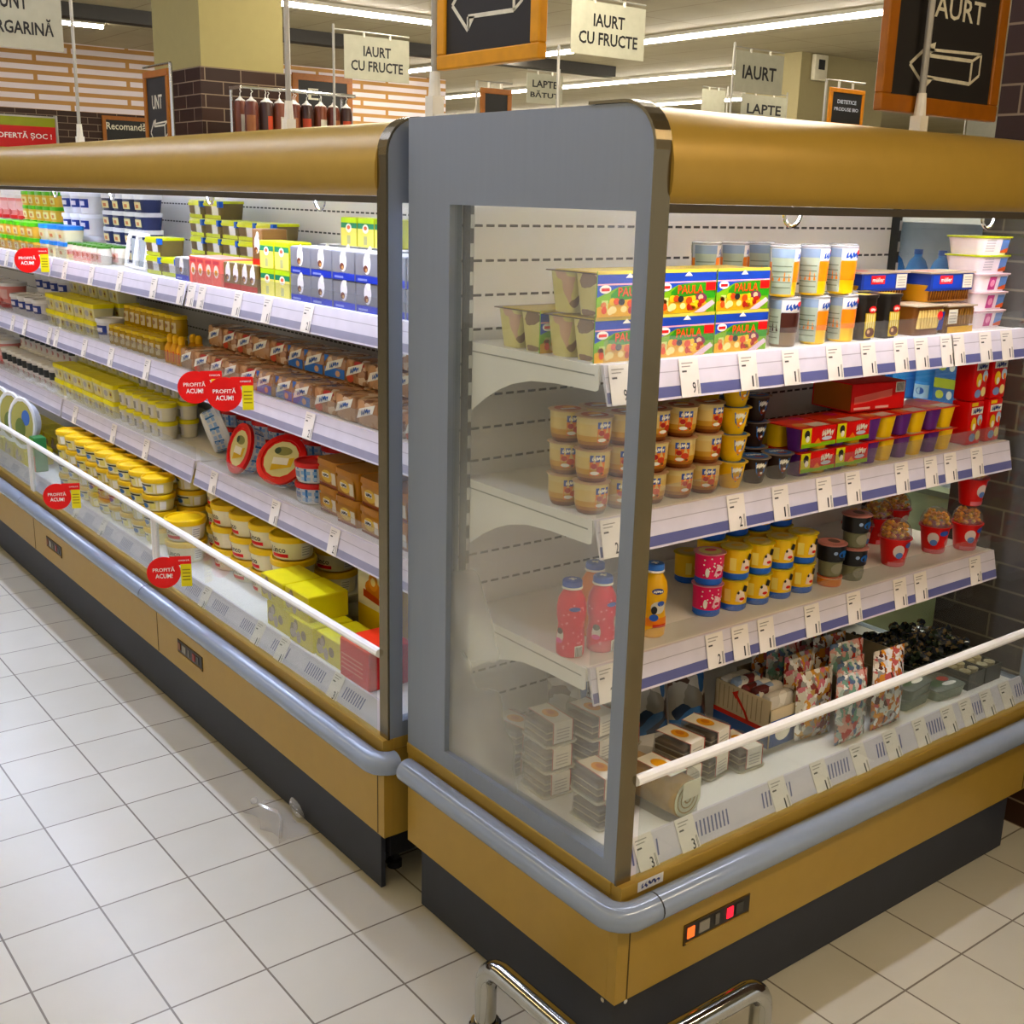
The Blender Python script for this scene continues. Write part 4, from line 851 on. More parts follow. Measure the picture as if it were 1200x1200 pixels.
def wheel(lid, rim):
    o = empty('cheese_tub'); d = [R(-.26, .008, .26, .044, C('#3f77b8', .4), 0)]+[R(-.25+.024*k, .010, -.234+.024*k, .022, C('#b5cbe6', .4), 1) for k in range(21)]+[R(-.25+.024*k, .028, -.234+.024*k, .040, C('#9dbbe0', .4), 1) for k in range(21)]
    b = MB(); b.lathe([(0, 0), (.076, 0), (.08, .004), (.086, .055)], C('#e3e4e6', .4), 28); b.decal(d, cone(.08, .086, .055), .0008); b.build('tub', o)
    l = MB(); l.lathe([(.086, .052), (.092, .053), (.0925, .066), (.086, .069), (.074, .069), (.072, .064), (0, .064)], rim, 28)
    if lid: l.decal([E(0, 0, .066, .066, C('#d9d2a0', .4), 0), PL([(-.03, -.045), (.045, -.025), (.05, .01), (-.03, -.01)], C('#d9b52c', .4), 1), E(0, .03, .035, .016, C('#8a8a5a', .4), 1), R(-.03, -.02, .03, .005, Wt, 2), E(-.02, .03, .012, .012, C('#3c4a3a', .4), 2)], topf(.064), .0008)
    l.build('lid', o); return o
@kind
def red_wheel(): return wheel(True, C('#cf3630', .35))
@kind
def white_wheel(): return wheel(False, C('#e8ebf0', .35))
@kind
def white_ring():
    o = empty('cheese_pack'); b = MB(); b.lathe([(0, -.02), (.05, -.02), (.056, -.012), (.056, .014)], C('#c8cbd0', .35), 22, (0, 0, .075), 'y', 1, 1); b.build('tub', o)
    l = MB(); l.lathe([(.056, -.024), (.064, -.026), (.066, -.02), (.064, -.012), (.056, -.012)], C('#eef0f3', .3), 24, (0, 0, .075), 'y', .82, 1.12)
    l.decal([E(0, .075, .044, .062, C('#a9a46a', .4), 0), E(-.008, .06, .02, .03, C('#6a7a4a', .4), 1), E(.016, .09, .016, .022, C('#4a6aa8', .4), 1)], front(-.021), .0006); l.build('rim', o); return o
@kind
def yellow_carton_pack():
    it = [R(-.076, .001, .076, .080, C('#cfc02a', .4), 0)]
    rnd = random.Random(8)
    for k in range(7): it.append(E(rnd.uniform(-.06, .06), rnd.uniform(.02, .062), rnd.uniform(.012, .022), rnd.uniform(.012, .02), C('#b0a08c' if k % 2 else '#8a7a5a', .4), 1+k % 2))
    return carton('butter_carton', .155, .14, .082, C('#d8cc2c', .4), it, C('#dcd23c', .4))
@kind
def tall_yellow_carton():
    return carton('margarine_carton', .19, .10, .24, C('#dcc53a', .4), [R(-.094, .0, .094, .10, C('#dbbf2c', .4), 0), R(-.094, .10, .094, .238, C('#e2dcc4', .4), 0), E(.0, .165, .05, .03, C('#b5743a', .4), 1), E(0, .19, .028, .03, C('#c98a4a', .4), 2), PL([(-.06, .13), (.06, .12), (.06, .14), (-.06, .155)], C('#a3442c', .4), 2), E(0, .19, .014, .014, C('#e2d0a0', .4), 3)], C('#e0d9c0', .4))
@kind
def red_carton():
    return carton('butter_carton', .16, .15, .12, C('#c9302c', .4), [R(-.07, .03+.014*k, .05, .035+.014*k, C('#d98078', .4), 0) for k in range(4)], C('#dd4a2c', .4))
@kind
def flat_tray(): return crate('tray', '#9a9a92', .09, .12, .03)
@kind
def juice_box():
    return carton('drink_carton', .075, .06, .17, C('#3f7a4a', .4), [R(-.036, .0, .036, .08, C('#c2602c', .4), 0), R(-.036, .08, .036, .165, C('#6aa83c', .4), 0), E(0, .1, .02, .03, C('#d8cfae', .4), 1)])
# ------------------------------------------------------------------ stocking the end case (front towards -Y)
J = random.Random(11)
def jit(a): return J.uniform(-a, a)
S1, S2, S3, DK = 1.5655, 1.2405, .9085, .5305
G1 = 'pudding packs on the top shelf of the end case'
for t in range(2):
    for i, x in enumerate((.144, .322, .501)):
        put('pudding_pack', (x+jit(.002), .306+jit(.003), S1+t*.0927), jit(.01), f'cartoon-free green pudding pack, {tier(t, 2)}layer, {ORD[i]} from the misted end glass'.replace('cartoon-free ', 'printed '), 'dessert', G1)
put('pudding_pack', (.142, .478, S1), 0, 'green pudding pack in the back row, its spotted cups seen through the glass', 'dessert', G1)
put('pudding_pack', (.325, .478, S1), 0, 'pudding pack hidden behind the second front pack on the top shelf', 'dessert', G1)
G2 = 'tall layered dessert cups on the top shelf'
def tall(kd, u, y, t, z, lab, rz=0): put(kd, (B_x(u, y, z+.05), y, S1+t*.1165), rz+jit(.08), lab, 'dessert', G2)
for i, u in enumerate((826, 859, 890)):
    for t in range(2): tall('orange_tumbler', u, .44, t, S1+t*.115, f'tall dessert cup, {tier(t, 2)}layer, {ORD[i]} behind the green pudding packs', .95)
for i, u in enumerate((918, 953, 986)):
    for t in range(2):
        for r in range(2):
            kd = 'choc_tumbler' if (t == 0 and i == 0) else 'orange_tumbler'
            nmk = 'chocolate-filled tall dessert cup' if kd == 'choc_tumbler' else 'orange-filled tall dessert cup'
            tall(kd, u, .245+.078*r, t, S1+t*.115, f'{nmk}, {tier(t, 2)}layer, {ORD[i]} past the green packs, {("front", "second")[r]} row', (((-.1, .3, 0), (.85, .42, -.05))[t][i] if r == 0 else .9))
for i, u in enumerate((1009, 1037)):
    for r in range(2-i): put('profiterole_cup', (B_x(u, .24+.07*r, 1.6), .245+.07*r, S1), 0, f'black-lidded dessert cup, {ORD[i]} from the tall orange cups, {("front", "second")[r]} row', 'dessert', 'black-lidded dessert cups')
xs_ = B_x(1072, .26, 1.6)
put('striped_pack', (xs_, .262, S1), 0, 'cream-striped brown dessert pack below the blue sleeved pack', 'dessert', 'brown dessert packs')
put('brown_pack', (xs_+.142, .262, S1), 0, 'brown dessert pack with white label beside the stacked white pots', 'dessert', 'brown dessert packs')
for i in range(3): put('striped_pack', (xs_-.13+.145*i, .425, S1), 0, f'striped brown dessert pack in the back row, {ORD[i]} from the black-lidded cups', 'dessert', 'brown dessert packs')
for i, (u, y) in enumerate(((1043, .37), (1108, .31))): put('duo_pack', ((1.158, 1.377)[i], y, S1+.0795), 0, ('blue sleeved dessert pack stacked behind the black-lidded cups', 'blue sleeved dessert pack stacked next to the white pots')[i], 'dessert', 'blue sleeved dessert packs')
for t in range(5): put('lime_pot' if t > 2 else 'rose_pot', (1.556+(.012 if t < 3 else .0), .30, S1+t*.0505), 0, f'white yogurt pot with picture label, {tier(t, 5)}one in the stack at the shelf end', 'yogurt', 'stacked wide yogurt pots')
# middle shelf
G3 = 'glassy caramel dessert cups on the middle shelf'
for i in range(5):
    for r in range(2):
        for t in range(3):
            put('creme_cup', (.094+.0862*i-.0335*(r == 0)*0+jit(.0004), .252+.0872*r+jit(.0004), S2+t*.0707), jit(.35)-.25, f'caramel dessert cup, {tier(t, 3)}layer, {ORD[i]} from the misted glass, {("front", "back")[r]} row', 'dessert', G3)
xy = B_x(857, .245, 1.28)
for r in range(2):
    for t in range(4): put('yellow_cup', (xy+jit(.002), .248+.085*r, S2+t*.0645), -.3+jit(.1), f'bright yellow dessert cup, {tier(t, 4)}one in the {("front", "back")[r]} yellow stack', 'dessert', 'yellow dessert cups')
for i in range(2): put('choc_cup', (xy+.085+.085*i, .25, S2), -.3, f'dark chocolate cup with blue shield, front row, {ORD[i]} from the yellow cups', 'dessert', 'dark chocolate dessert cups')
for i in range(2):
    for t in range(4 if i == 0 else 3): put('choc_cup', (xy+.087+.085*i, .335, S2+t*.0645), -.25+jit(.1), f'dark chocolate cup, {tier(t, 5)}layer of the back row, {ORD[i]} from the yellow cups', 'dessert', 'dark chocolate dessert cups')
def kids_pack_plain():
    o = empty('yogurt_four_pack')
    for i, cx in enumerate((-.033, .033)):
        for j, cy in enumerate((-.033, .033)):
            c = MB(); c.taper(.044, .044, .057, .057, 0, .058, C('#5b2d7c', .35) if (i+j) % 2 == 0 else C('#e8c31d', .35), cx, cy, .014, 3); c.build('cup', o)
    l = MB(); l.box(-.066, .066, -.066, .066, .058, .0605, C('#cf4338', .35)); l.decal([E(-.03, -.03, .02, .02, C('#d99a62', .4), 0), E(.03, .03, .02, .02, C('#c0356a', .4), 0), R(-.01, -.06, .05, -.02, C('#d9d0c8', .4), 0)], topf(.0605)); l.build('foil_lid', o); return o
BUILD['kids_pack_plain'] = kids_pack_plain
x0 = B_x(945, .22, 1.28)+.03
for i in range(5):
    kd = 'kids_pack' if i < 2 else 'kids_pack_plain'
    for t in range(2): put(kd, (x0+.137*i-.004*t, .277, S2+t*.0625), 0, f'{"red sleeved" if i < 2 else "bare purple and yellow"} yogurt four-pack, {tier(t, 2)}layer, {ORD[i]} from the dark cups', 'yogurt', 'four-packs of kids yogurt')
    if i: put('kids_pack', (x0+.137*i, .42, S2), 0, f'yogurt four-pack in the back row, {ORD[i-1]} behind the red sleeved packs', 'yogurt', 'four-packs of kids yogurt')
put('open_red_carton', (B_x(1017, .31, 1.4), .34, S2+.1262), -.12, 'open red display carton lying across the four-packs', 'carton')
for i, u in enumerate((1148, 1174)):
    for t in range(2): put('sachet_pack', (1.512+.098*i, .245, S2+t*.1255), jit(.06), f'tall red snack box, {tier(t, 2)}one, {ORD[i]} past the purple and yellow cups', 'snack box', 'red snack boxes')
for i in range(2): put('dark_box', (1.40+.115*i, .56, S2), 0, f'dark box with red print, {ORD[i]} at the back behind the four-packs', 'snack box', 'dark snack boxes')
# third shelf
put('red_bottle', (.074, .278, S3), -.55, 'pink-red drink bottle with blue cap closest to the glass', 'bottle', 'red drink bottles')
put('red_bottle', (.150, .262, S3), -.1, 'pink-red drink bottle with picture, half behind the grey post', 'bottle', 'red drink bottles')
put('orange_bottle', (.2, .345, S3), 0, 'orange drink bottle behind the grey post', 'bottle')
put('yellow_bottle', (.312, .264, S3), -.4, 'yellow drink bottle with blue cap right of the grey post', 'bottle')
G4 = 'small yogurt cups with blue bases'
for t in range(2): put('pink_blue_cup', (.527, .292, S3+t*.0805), -.35, f'pink dotted yogurt cup with blue base, {tier(t, 2)}one of two', 'yogurt', 'pink yogurt cups')
for r in range(2):
    for i, x in enumerate((.614, .697, .781, .865)):
        for t in range(2 if r == 0 else 3): put('yellow_blue_cup', (x+jit(.0005), .284-.002*i+.084*r, S3+t*.0805), -.35+jit(.15), f'yellow yogurt cup, {tier(t, 2+r)}layer, {ORD[i]} from the pink cups, {("front", "back")[r]} row', 'yogurt', G4)
put('yellow_blue_cup', (B_x(806, .5, .95), .5, S3), 0, 'lone yellow yogurt cup in the shade behind the pink cups', 'yogurt')
put('orange_base_cup', (.974, .264, S3), 0, 'low orange dessert cup under a black cup', 'dessert')
put('black_cup', (.974, .266, S3+.0265), -.3, 'black and olive dessert cup standing on the low orange cup', 'dessert', 'black dessert cups')
for t in range(2): put('black_cup', (1.066, .262, S3+t*.0925), -.3, f'black and grey dessert cup, {tier(t, 2)}one of two beside the cereal cups', 'dessert', 'black dessert cups')
for i, (u, y) in enumerate(((1047, .275), (1094, .285), (1131, .25))): put('cereal_cup', (B_x(u, y, .94), y, S3), -.4+jit(.3), ('red cereal cup with clear dome nearest the black cups', 'red cereal cup with clear dome, between two other domed cups', 'red cereal cup carrying another cup on its dome')[i], 'cereal cup', 'domed cereal cups')
put('cereal_cup', (B_x(1131, .25, .94), .25, S3+.1375), .2, 'red cereal cup balanced on the dome of another', 'cereal cup', 'domed cereal cups')
for i, (u, y) in enumerate(((1.30, .42), (1.425, .44), (1.56, .47))): put('cereal_cup', (u, y, S3), .3, f'domed cereal cup in the shaded back rows, {ORD[i]} from the black cups', 'cereal cup', 'domed cereal cups')
# deck
G5 = 'cake boxes on the bottom deck of the end case'
for n_, (x, y, k, rz) in enumerate(((.098, .365, 3, -.05), (.100, .50, 2, .1), (.102, .19, 2, -.03), (.205, .34, 3, .05), (.30, .36, 2, 0.1), (.47, .215, 2, .2), (.575, .19, 1, -.1), (.37, .21, 2, .1))):
    for t in range(k): put('cake_box', (x+jit(.003), y+jit(.003), DK+t*.0645), rz+jit(.05), ['boxed layer cake behind the misted glass', 'boxed cake in the far misted corner', 'boxed layer cake in the front corner', 'boxed cake behind the grey post', 'boxed cake under the leaning pouches', 'boxed cake behind the glass fence', 'boxed cake before the striped carton', 'boxed cake right of the cake roll'][n_]+(f', {tier(t, k)}one of {k}' if k > 1 else ''), 'cake', G5)
put('cake_roll', (.265, .165, DK), .05, 'cream-filled cake roll in clear wrap behind the glass fence', 'cake')
for i, (x, y, rz) in enumerate(((.30, .52, -.3), (.415, .50, .1), (.50, .43, -.2), (.58, .55, .15), (.61, .40, -.3), (.36, .60, 0))): put('wafer_bag', (x, y, DK+.002), rz, f'blue and grey foil pouch, {ORD[i]} of those leaning behind the cake boxes', 'snack', 'blue foil pouches', -.22)
put('bag_carton', (.745, .29, DK), 0, 'cardboard display carton with red arrow and wrapped bars', 'carton')
for i, (x, y, rz) in enumerate(((.90, .33, 0), (1.075, .31, 0), (1.235, .36, 0))): put('card_crate', (x, y, DK), rz, f'open cardboard crate of sweet bags, {ORD[i]} from the carton with the red arrow', 'carton', 'cardboard crates')
bags = []
for c_, x in enumerate((.90, 1.075)):
    for r in range(3): bags.append((x, (.33 if c_ == 0 else .31)-.062+.058*r, DK+.006, (c_+r) % 3, 0))
for c_, x in enumerate((.845, .985, 1.14)): bags.append((x, .175-.01*c_, DK+.002, c_, .0))
for c_, x in enumerate((.91, 1.065)): bags.append((x, .105, DK+.002, (c_+1) % 3, .1))
nm5 = ['first crate, front bag', 'first crate, middle bag', 'first crate, back bag', 'second crate, front bag', 'second crate, middle bag', 'second crate, back bag', 'standing loose before the first crate', 'standing loose between the two crates', 'standing loose before the second crate', 'loose at the fence beside the arrow carton', 'loose at the fence before the second crate']
for (x, y, z, c_, rz), q in zip(bags, nm5): put('candy_bag_'+'abc'[c_], (x, y, z), rz+jit(.12), ['cream and red sweet bag, ', 'green and pink sweet bag, ', 'orange and brown sweet bag, '][c_]+q, 'snack', 'bags of wrapped sweets', -.06)
for i, x in enumerate((1.425, 1.585)):
    y = .33; put('black_crate', (x, y, DK), 0, f'black plastic crate heaped with dark sweets, {("nearer the sweet bags", "nearer the brick pillar")[i]}', 'crate', 'black crates')
    for q in range(46):
        a, b = q % 4, (q//4) % 6; l_ = q//24
        put('dark_sweet', (x-.042+.028*a+jit(.006), y-.09+.035*b+jit(.006), DK+.006+.027*l_+(.02 if l_ else 0)*J.random()+J.random()*.006+.02), jit(1.5), f'dark wrapped sweet heaped in the black crate {("nearer the sweet bags", "nearer the brick pillar")[i]}', 'sweet', 'dark wrapped sweets', 0, jit(.5))
for i, (x, y, t) in enumerate(((1.245, .17, 0), (1.245, .165, 1), (1.385, .15, 0))): put('green_tray', (x, y, DK+.0335*t), jit(.15), f'grey-green sealed tray behind the fence, {ORD[i]} from the sweet bags', 'tray', 'sealed grey-green trays')
for o in list(COL.objects):
    if o.name.startswith('cereal_cup'): o.scale = (1.12, 1.12, 1.2)
    if o.name.startswith('dessert_cup') and 'black and' in o.get('label', ''): o.scale = (1.04, 1.04, 1.25)
for i, x in enumerate((1.51, 1.60)): put('small_crate', (x, .155, DK), 0, f'small black tray with pale pots behind the fence, {("nearer the green trays", "nearer the brick pillar")[i]}', 'tray', 'small black trays')
for o in list(COL.objects):
    if o.name.startswith(('snack_bag', 'display_carton')) and o.get('label', '').find('lying') < 0: o.scale = (1, 1, 1.25)
# price tags and promotion flags
def mk_tag(d):
    def f():
        o = MB(); o.box(-.029, .029, -.0012, 0, -.041, .041, C('#e3dcd4', .4)); it = [R(-.022, .03-.007*k, .012-.008*k, .0325-.007*k, C('#9a948e', .4), 0) for k in range(2)]+[R(-.022, .012, -.008, .016, C('#4a4642', .4), 0), T(d, .010, -.022, .010 if d != '1' else .005, .024, INK, 0), R(.020, -.036, .022, -.006, C('#7a7670', .4), 0), R(.0235, -.036, .025, -.006, C('#7a7670', .4), 0)]
        o.decal(it, front(-.0012), .0004); return o.build('price_tag')
    return f
for d in '1239': BUILD['tag'+d] = mk_tag(d)
RXS, RXD = -math.atan(.0196/.081), -math.atan(.032/.061)
def tags_B(us, digs, zs, nm6):
    for i, (u, d) in enumerate(zip(us, digs)): put('tag'+d, (B_x(u, .171, zs-.038), .1708, zs-.038), 0, f'white price tag reading {d}, {ORD[i]} from the end panel on the {nm6} rail', 'price tag', 'price tags', RXS)
tags_B((727, 808, 877, 927, 978, 1018, 1056, 1080, 1110, 1123, 1155, 1180), '991111111111', 1.565, 'top shelf')
tags_B((717, 863, 915, 966, 1000, 1057, 1091, 1114, 1145), '221111111', 1.24, 'middle shelf')
tags_B((712, 838, 868, 898, 952, 1001, 1055, 1079, 1143), '221111112', .908, 'lowest shelf')
for i, (u, d) in enumerate(zip((757, 806, 914, 962, 1008, 1046, 1080, 1113, 1134, 1158, 1180), '33111111111')): put('tag'+d, (B_x(u, .035, .515), .0355, .516), 0, f'white price tag reading {d}, {ORD[i]} from the end panel on the deck rail', 'price tag', 'price tags', RXD)
def tags_A(us, zs, nm6):
    for i, u in enumerate(us): put('tag1' if i % 3 else 'tag2', (XA+.1708, A_y(u, XA+.171, zs-.038), zs-.038), -PI/2, f'white price tag reading {"1" if i % 3 else "2"} on the long row, {ORD[i]} along the {nm6} rail', 'price tag', 'price tags', RXS)
tags_A((360, 313, 278, 236, 224, 212, 180, 140, 107, 76, 18, 8), 1.565, 'top shelf')
tags_A((362, 172, 130, 99, 66, 58, 29, 15), 1.24, 'middle shelf')
tags_A((391, 322, 250, 171, 133, 88), .908, 'lowest shelf')
for i, u in enumerate((393, 330, 302, 240, 120, 90)): put('tag1' if i % 3 else 'tag3', (XA+.0355, A_y(u, XA+.035, .515), .516), -PI/2, f'white price tag reading {"1" if i % 3 else "3"} on the long row, {ORD[i]} along the deck rail', 'price tag', 'price tags', RXD)
@kind
def promo_flag():
    o = empty('promotion_flag'); b = MB()
    b.lathe([(0, -.001), (.056, -.001), (.056, .001), (0, .001)], C('#d2342b', .4), 28, (0, 0, 0), 'y'); b.box(.02, .092, -.0008, .0008, .025, .056, C('#d2342b', .4))
    b.decal([T('PROFITĂ', 0, .012, .072, .017, Wt, 0), T('ACUM!', 0, -.012, .056, .016, Wt, 0), T('OFERTĂ', .068, .042, .036, .007, Wt, 0)], front(-.001), .0006); b.build('red_disc', o)
    c = MB(); c.box(.056, .092, -.0012, -.0002, -.052, .028, C('#d9cb2a', .4)); c.decal([R(.061, -.03+.012*k, .087, -.026+.012*k, C('#8a7a20', .4), 0) for k in range(4)], front(-.0012), .0005); c.build('price_card', o); return o
def on_x(u, v, x):
    d = FW+RT*((u-600)/FPX)-UP*((v-600)/FPX); t = (x-CAM.x)/d.x; return CAM.y+d.y*t, CAM.z+d.z*t
for u, v, x, lb in ((228, 454, .02, 'red round promotion flag on the middle shelf rail, farther of the pair'), (263, 462, .02, 'red round promotion flag on the middle shelf rail, nearer of the pair'), (32, 305, .02, 'red round promotion flag on the far end of the top shelf rail'), (192, 671, -.145, 'red round promotion flag at the fence of the second case'), (67, 582, -.145, 'red round promotion flag at the fence farther down the row')):
    y, z = on_x(u, v, x); put('promo_flag', (x, y, z), -.45, lb, 'promotion flag', 'red promotion flags')
# ------------------------------------------------------------------ stocking the long row (front towards -X)
RA_ = -PI/2
def A(kd, y, d, z, lab, cat, grp, rz=0., rx=0.): put(kd, (XA+d, y, z), RA_+rz, lab, cat, grp, rx)
def run(kd, y0, y1, pitch, ds, tiers, z, h, desc, cat, grp, jt=.0015, jr=.05):
    """stacks along the row between y0 and y1; ds = depths of the rows, tiers = layers of each row"""
    n = max(1, int((y1-y0)/pitch+.001)); 
    for r, d in enumerate(ds):
        for i in range(n):
            k = tiers[r] if isinstance(tiers, (list, tuple)) else tiers
            if callable(k): k = k(i)
            for t in range(k):
                rw = '' if len(ds) == 1 else (' front row', ' back row')[r] if len(ds) == 2 else (' front row', ' middle row', ' back row')[r]; tl = tier(t, k)+'layer, ' if k > 1 else ''
                A(kd, y0+pitch*(i+.5)+jit(jt), d+jit(jt), z+t*h, f'{desc}, {tl}{ORD[i]} from grey frame{","+rw if rw else ""}', cat, grp, jit(jr))
# top shelf
run('silver_pack', .96, 1.752, .132, (.265,), (2,), S1, .0826, 'silver and blue dessert carton', 'dessert', 'silver dessert cartons', .001, .01)
run('green_top_pack', 1.765, 1.98, .105, (.255,), (2,), S1, .0865, 'yellow carton with green top', 'milk carton', 'yellow and green cartons', .001, .01)
for i in range(3): A('green_top_pack', 1.50+.102*i, .43, S1+.0826*2+.0005, f'yellow and green carton on top of the silver cartons, {ORD[i]} from the grey frame', 'milk carton', 'yellow and green cartons')
run('silver_pack', .96, 1.885, .132, (.43,), (2,), S1, .0826, 'silver dessert carton in the back row', 'dessert', 'silver dessert cartons', .001, .01)
run('brown_pack_carton', 1.99, 2.26, .132, (.264,), (1,), S1, .09, 'brown and red dessert carton', 'dessert', 'brown dessert cartons', .001, .01)
A('small_brown_pack', 2.02, .275, S1+.0905, 'small brown carton standing on the brown dessert cartons', 'dessert', None)
run('pink_pack', 2.27, 2.545, .134, (.27,), (1,), S1, .095, 'salmon pink dessert carton', 'dessert', 'pink dessert cartons', .001, .01)
run('silver_pack', 2.55, 2.70, .135, (.27,), (1,), S1, .083, 'silver carton past the pink cartons', 'dessert', 'silver dessert cartons')
G6 = 'clear salad boxes with lime lids'
run('clear_box', 2.33, 3.12, .155, (.50,), (lambda i: 3 if i < 3 else 4,), S1+.001, .0706, 'clear box with lime lid at the back', 'food box', G6)
for i, y in enumerate((2.05, 2.21)):
    for t in range(2): A('clear_box', y, .53, S1+t*.0706, f'clear lime-lidded box behind the brown cartons, {tier(t, 2)}one, {ORD[i]} stack', 'food box', G6)
run('clear_box', 2.73, 3.04, .155, (.29,), (lambda i: 1+i,), S1, .0706, 'clear box with lime lid in front', 'food box', G6)
for i in range(2): A('white_frame', 3.17+.15*i, .26+.02*i, S1, f'white upright card holder on the top shelf, {ORD[i]} past the lime boxes', 'card holder', 'white card holders')
run('small_jar', 3.52, 4.0, .066, (.25, .32), (1, 1), S1, .08, 'small printed jar with green lid', 'yogurt', 'small printed jars')
run('dark_lid_tub', 3.5, 4.1, .14, (.46,), (4,), S1, .0735, 'navy tub with pale lid', 'tub', 'navy tubs')
run('blue_lid_tub', 4.02, 4.45, .14, (.28,), (2,), S1, .0735, 'cream tub with blue lid', 'tub', 'blue-lidded tubs')
run('grey_bucket', 4.12, 4.6, .13, (.42,), (3,), S1, .099, 'white and navy yogurt bucket', 'yogurt', 'white and navy buckets')
run('green_lid_tub', 4.48, 5.3, .125, (.27,), (2,), S1, .0735, 'tan tub with green lid', 'tub', 'green-lidded tubs')
run('green_lid_tub', 4.65, 5.3, .125, (.44,), (4,), S1, .0735, 'tan tub with green lid at the back', 'tub', 'green-lidded tubs')
run('pink_bucket', 5.35, 6.0, .16, (.32, .48), (1, 2), S1, .137, 'pink yogurt bucket with white lid', 'yogurt', 'pink yogurt buckets')
# middle shelf
G7 = 'wrapped pastry packs on the middle shelf'
def pk(y): return 'blue_pastry' if 1.63 < y < 2.0 else ('plain_pastry' if (int(y*7) % 3 == 0) else 'brown_pastry')
PN = {'blue_pastry': 'blue wrapped pastry', 'plain_pastry': 'plain brown wrapped pastry', 'brown_pastry': 'brown and red wrapped pastry'}
for r, (d, k) in enumerate(((.262, 1), (.375, 2))):
    for i in range(13):
        y = 1.03+.131*i
        for t in range(k): A(pk(y), y+jit(.004), d+jit(.003), S2+t*.079, f'{PN[pk(y)]}, {tier(t, k)}{"layer, " if k > 1 else ""}{ORD[i]} along from the grey frame, {("front", "back")[r]} row', 'pastry', G7, jit(.08))
for i in range(3): A('brown_pastry', 1.03+.131*i, .375, S2+.158, f'pastry pack on the third layer at the back, {ORD[i]} from the grey frame', 'pastry', G7, jit(.1))
for i in range(3): A('honey_bear', 2.72+.055*i-.02, .232, S2+.0, f'small yellow sauce bottle in front of the pastries, {ORD[i]} along', 'sauce bottle', 'small yellow sauce bottles')
for i in range(2): A('honey_bear', 2.70+.055*i, .30, S2, f'small yellow sauce bottle between the pastry rows, {ORD[i]} along', 'sauce bottle', 'small yellow sauce bottles')
run('amber_jar', 2.90, 3.50, .066, (.25, .32), (1, 2), S2, .0825, 'amber cream jar with yellow lid', 'jar', 'amber cream jars')
run('grey_bucket', 3.50, 3.64, .13, (.26,), (1,), S2, .099, 'white and navy bucket past the amber jars', 'yogurt', 'white and navy buckets')
run('yellow_block', 3.66, 4.45, .14, (.265, .38), (2, 3), S2, .0745, 'yellow-lidded butter tub', 'tub', 'yellow-lidded butter tubs')
run('grey_bucket', 4.48, 5.1, .13, (.27, .40), (1, 2), S2, .099, 'white and navy bucket on the middle shelf', 'yogurt', 'white and navy buckets')
run('pink_bucket', 5.15, 5.9, .16, (.30,), (1,), S2, .137, 'pink yogurt bucket on the middle shelf', 'yogurt', 'pink yogurt buckets')
# lowest shelf
G8 = 'brown oval spread tubs'
run('brown_tub', .95, 1.531, .145, (.28,), (2,), S3, .0865, 'brown and gold spread tub', 'tub', G8)
run('brown_tub', 1.20, 1.64, .145, (.44,), (3,), S3, .0865, 'brown spread tub at the back', 'tub', G8)
run('brown_tub', 1.535, 1.685, .145, (.30,), (2,), S3, .0865, 'brown spread tub set back', 'tub', G8)
G9 = 'blue and red cheese tubs'
run('blue_red_tub', 1.70, 1.84, .138, (.29,), (2,), S3, .0695, 'blue checked cheese tub with red lid', 'tub', G9)
run('blue_red_tub', 1.86, 2.86, .138, (.475,), (3,), S3, .0695, 'blue checked cheese tub in back row', 'tub', G9)

def lean(kd, y, d, z, rz, tilt, lab):
    o = put(kd, (0, 0, 0), 0, lab, 'tub', 'large tilted cheese tubs')
    m3 = Matrix.Rotation(rz, 4, 'Z') @ Matrix.Rotation(tilt, 4, 'X'); o.rotation_euler = m3.to_euler(); 
    lowest = min((m3 @ Vector((.0925*math.cos(a), .0925*math.sin(a), h))).z for a in [k*PI/16 for k in range(32)] for h in (.052, .068)); lowest = min(lowest, min((m3 @ Vector((.078*math.cos(a), .078*math.sin(a), 0))).z for a in [k*PI/16 for k in range(32)]))
    o.location = (XA+d+.014, y, z-lowest+.002)
lean('red_wheel', 2.0, .30, S3, -1.0, .95, 'large red-rimmed cheese tub tilted up towards the aisle')
lean('red_wheel', 2.235, .285, S3, -1.6, 1.25, 'red-rimmed cheese tub standing on edge, seen almost sideways')
lean('white_wheel', 2.63, .275, S3, 1.3, 1.25, 'white-rimmed blue cheese tub standing on edge')
G10 = 'pale cheese cups with yellow lids'
run('pale_cup', 2.92, 3.45, .087, (.26, .35), (2, 4), S3, .0745, 'pale cheese cup with yellow lid', 'cup', G10)
run('yellow_block', 3.47, 4.32, .14, (.265, .38), (2, 3), S3, .0745, 'yellow-lidded tub on the lowest shelf', 'tub', 'yellow-lidded butter tubs')
run('white_black_cup', 4.34, 5.3, .095, (.26, .36), (1, 2), S3, .1145, 'white cream cup with black print', 'cup', 'white and black cream cups')
run('pink_bucket', 5.35, 5.9, .16, (.3,), (1,), S3, .137, 'pink bucket on the lowest shelf', 'yogurt', 'pink yogurt buckets')
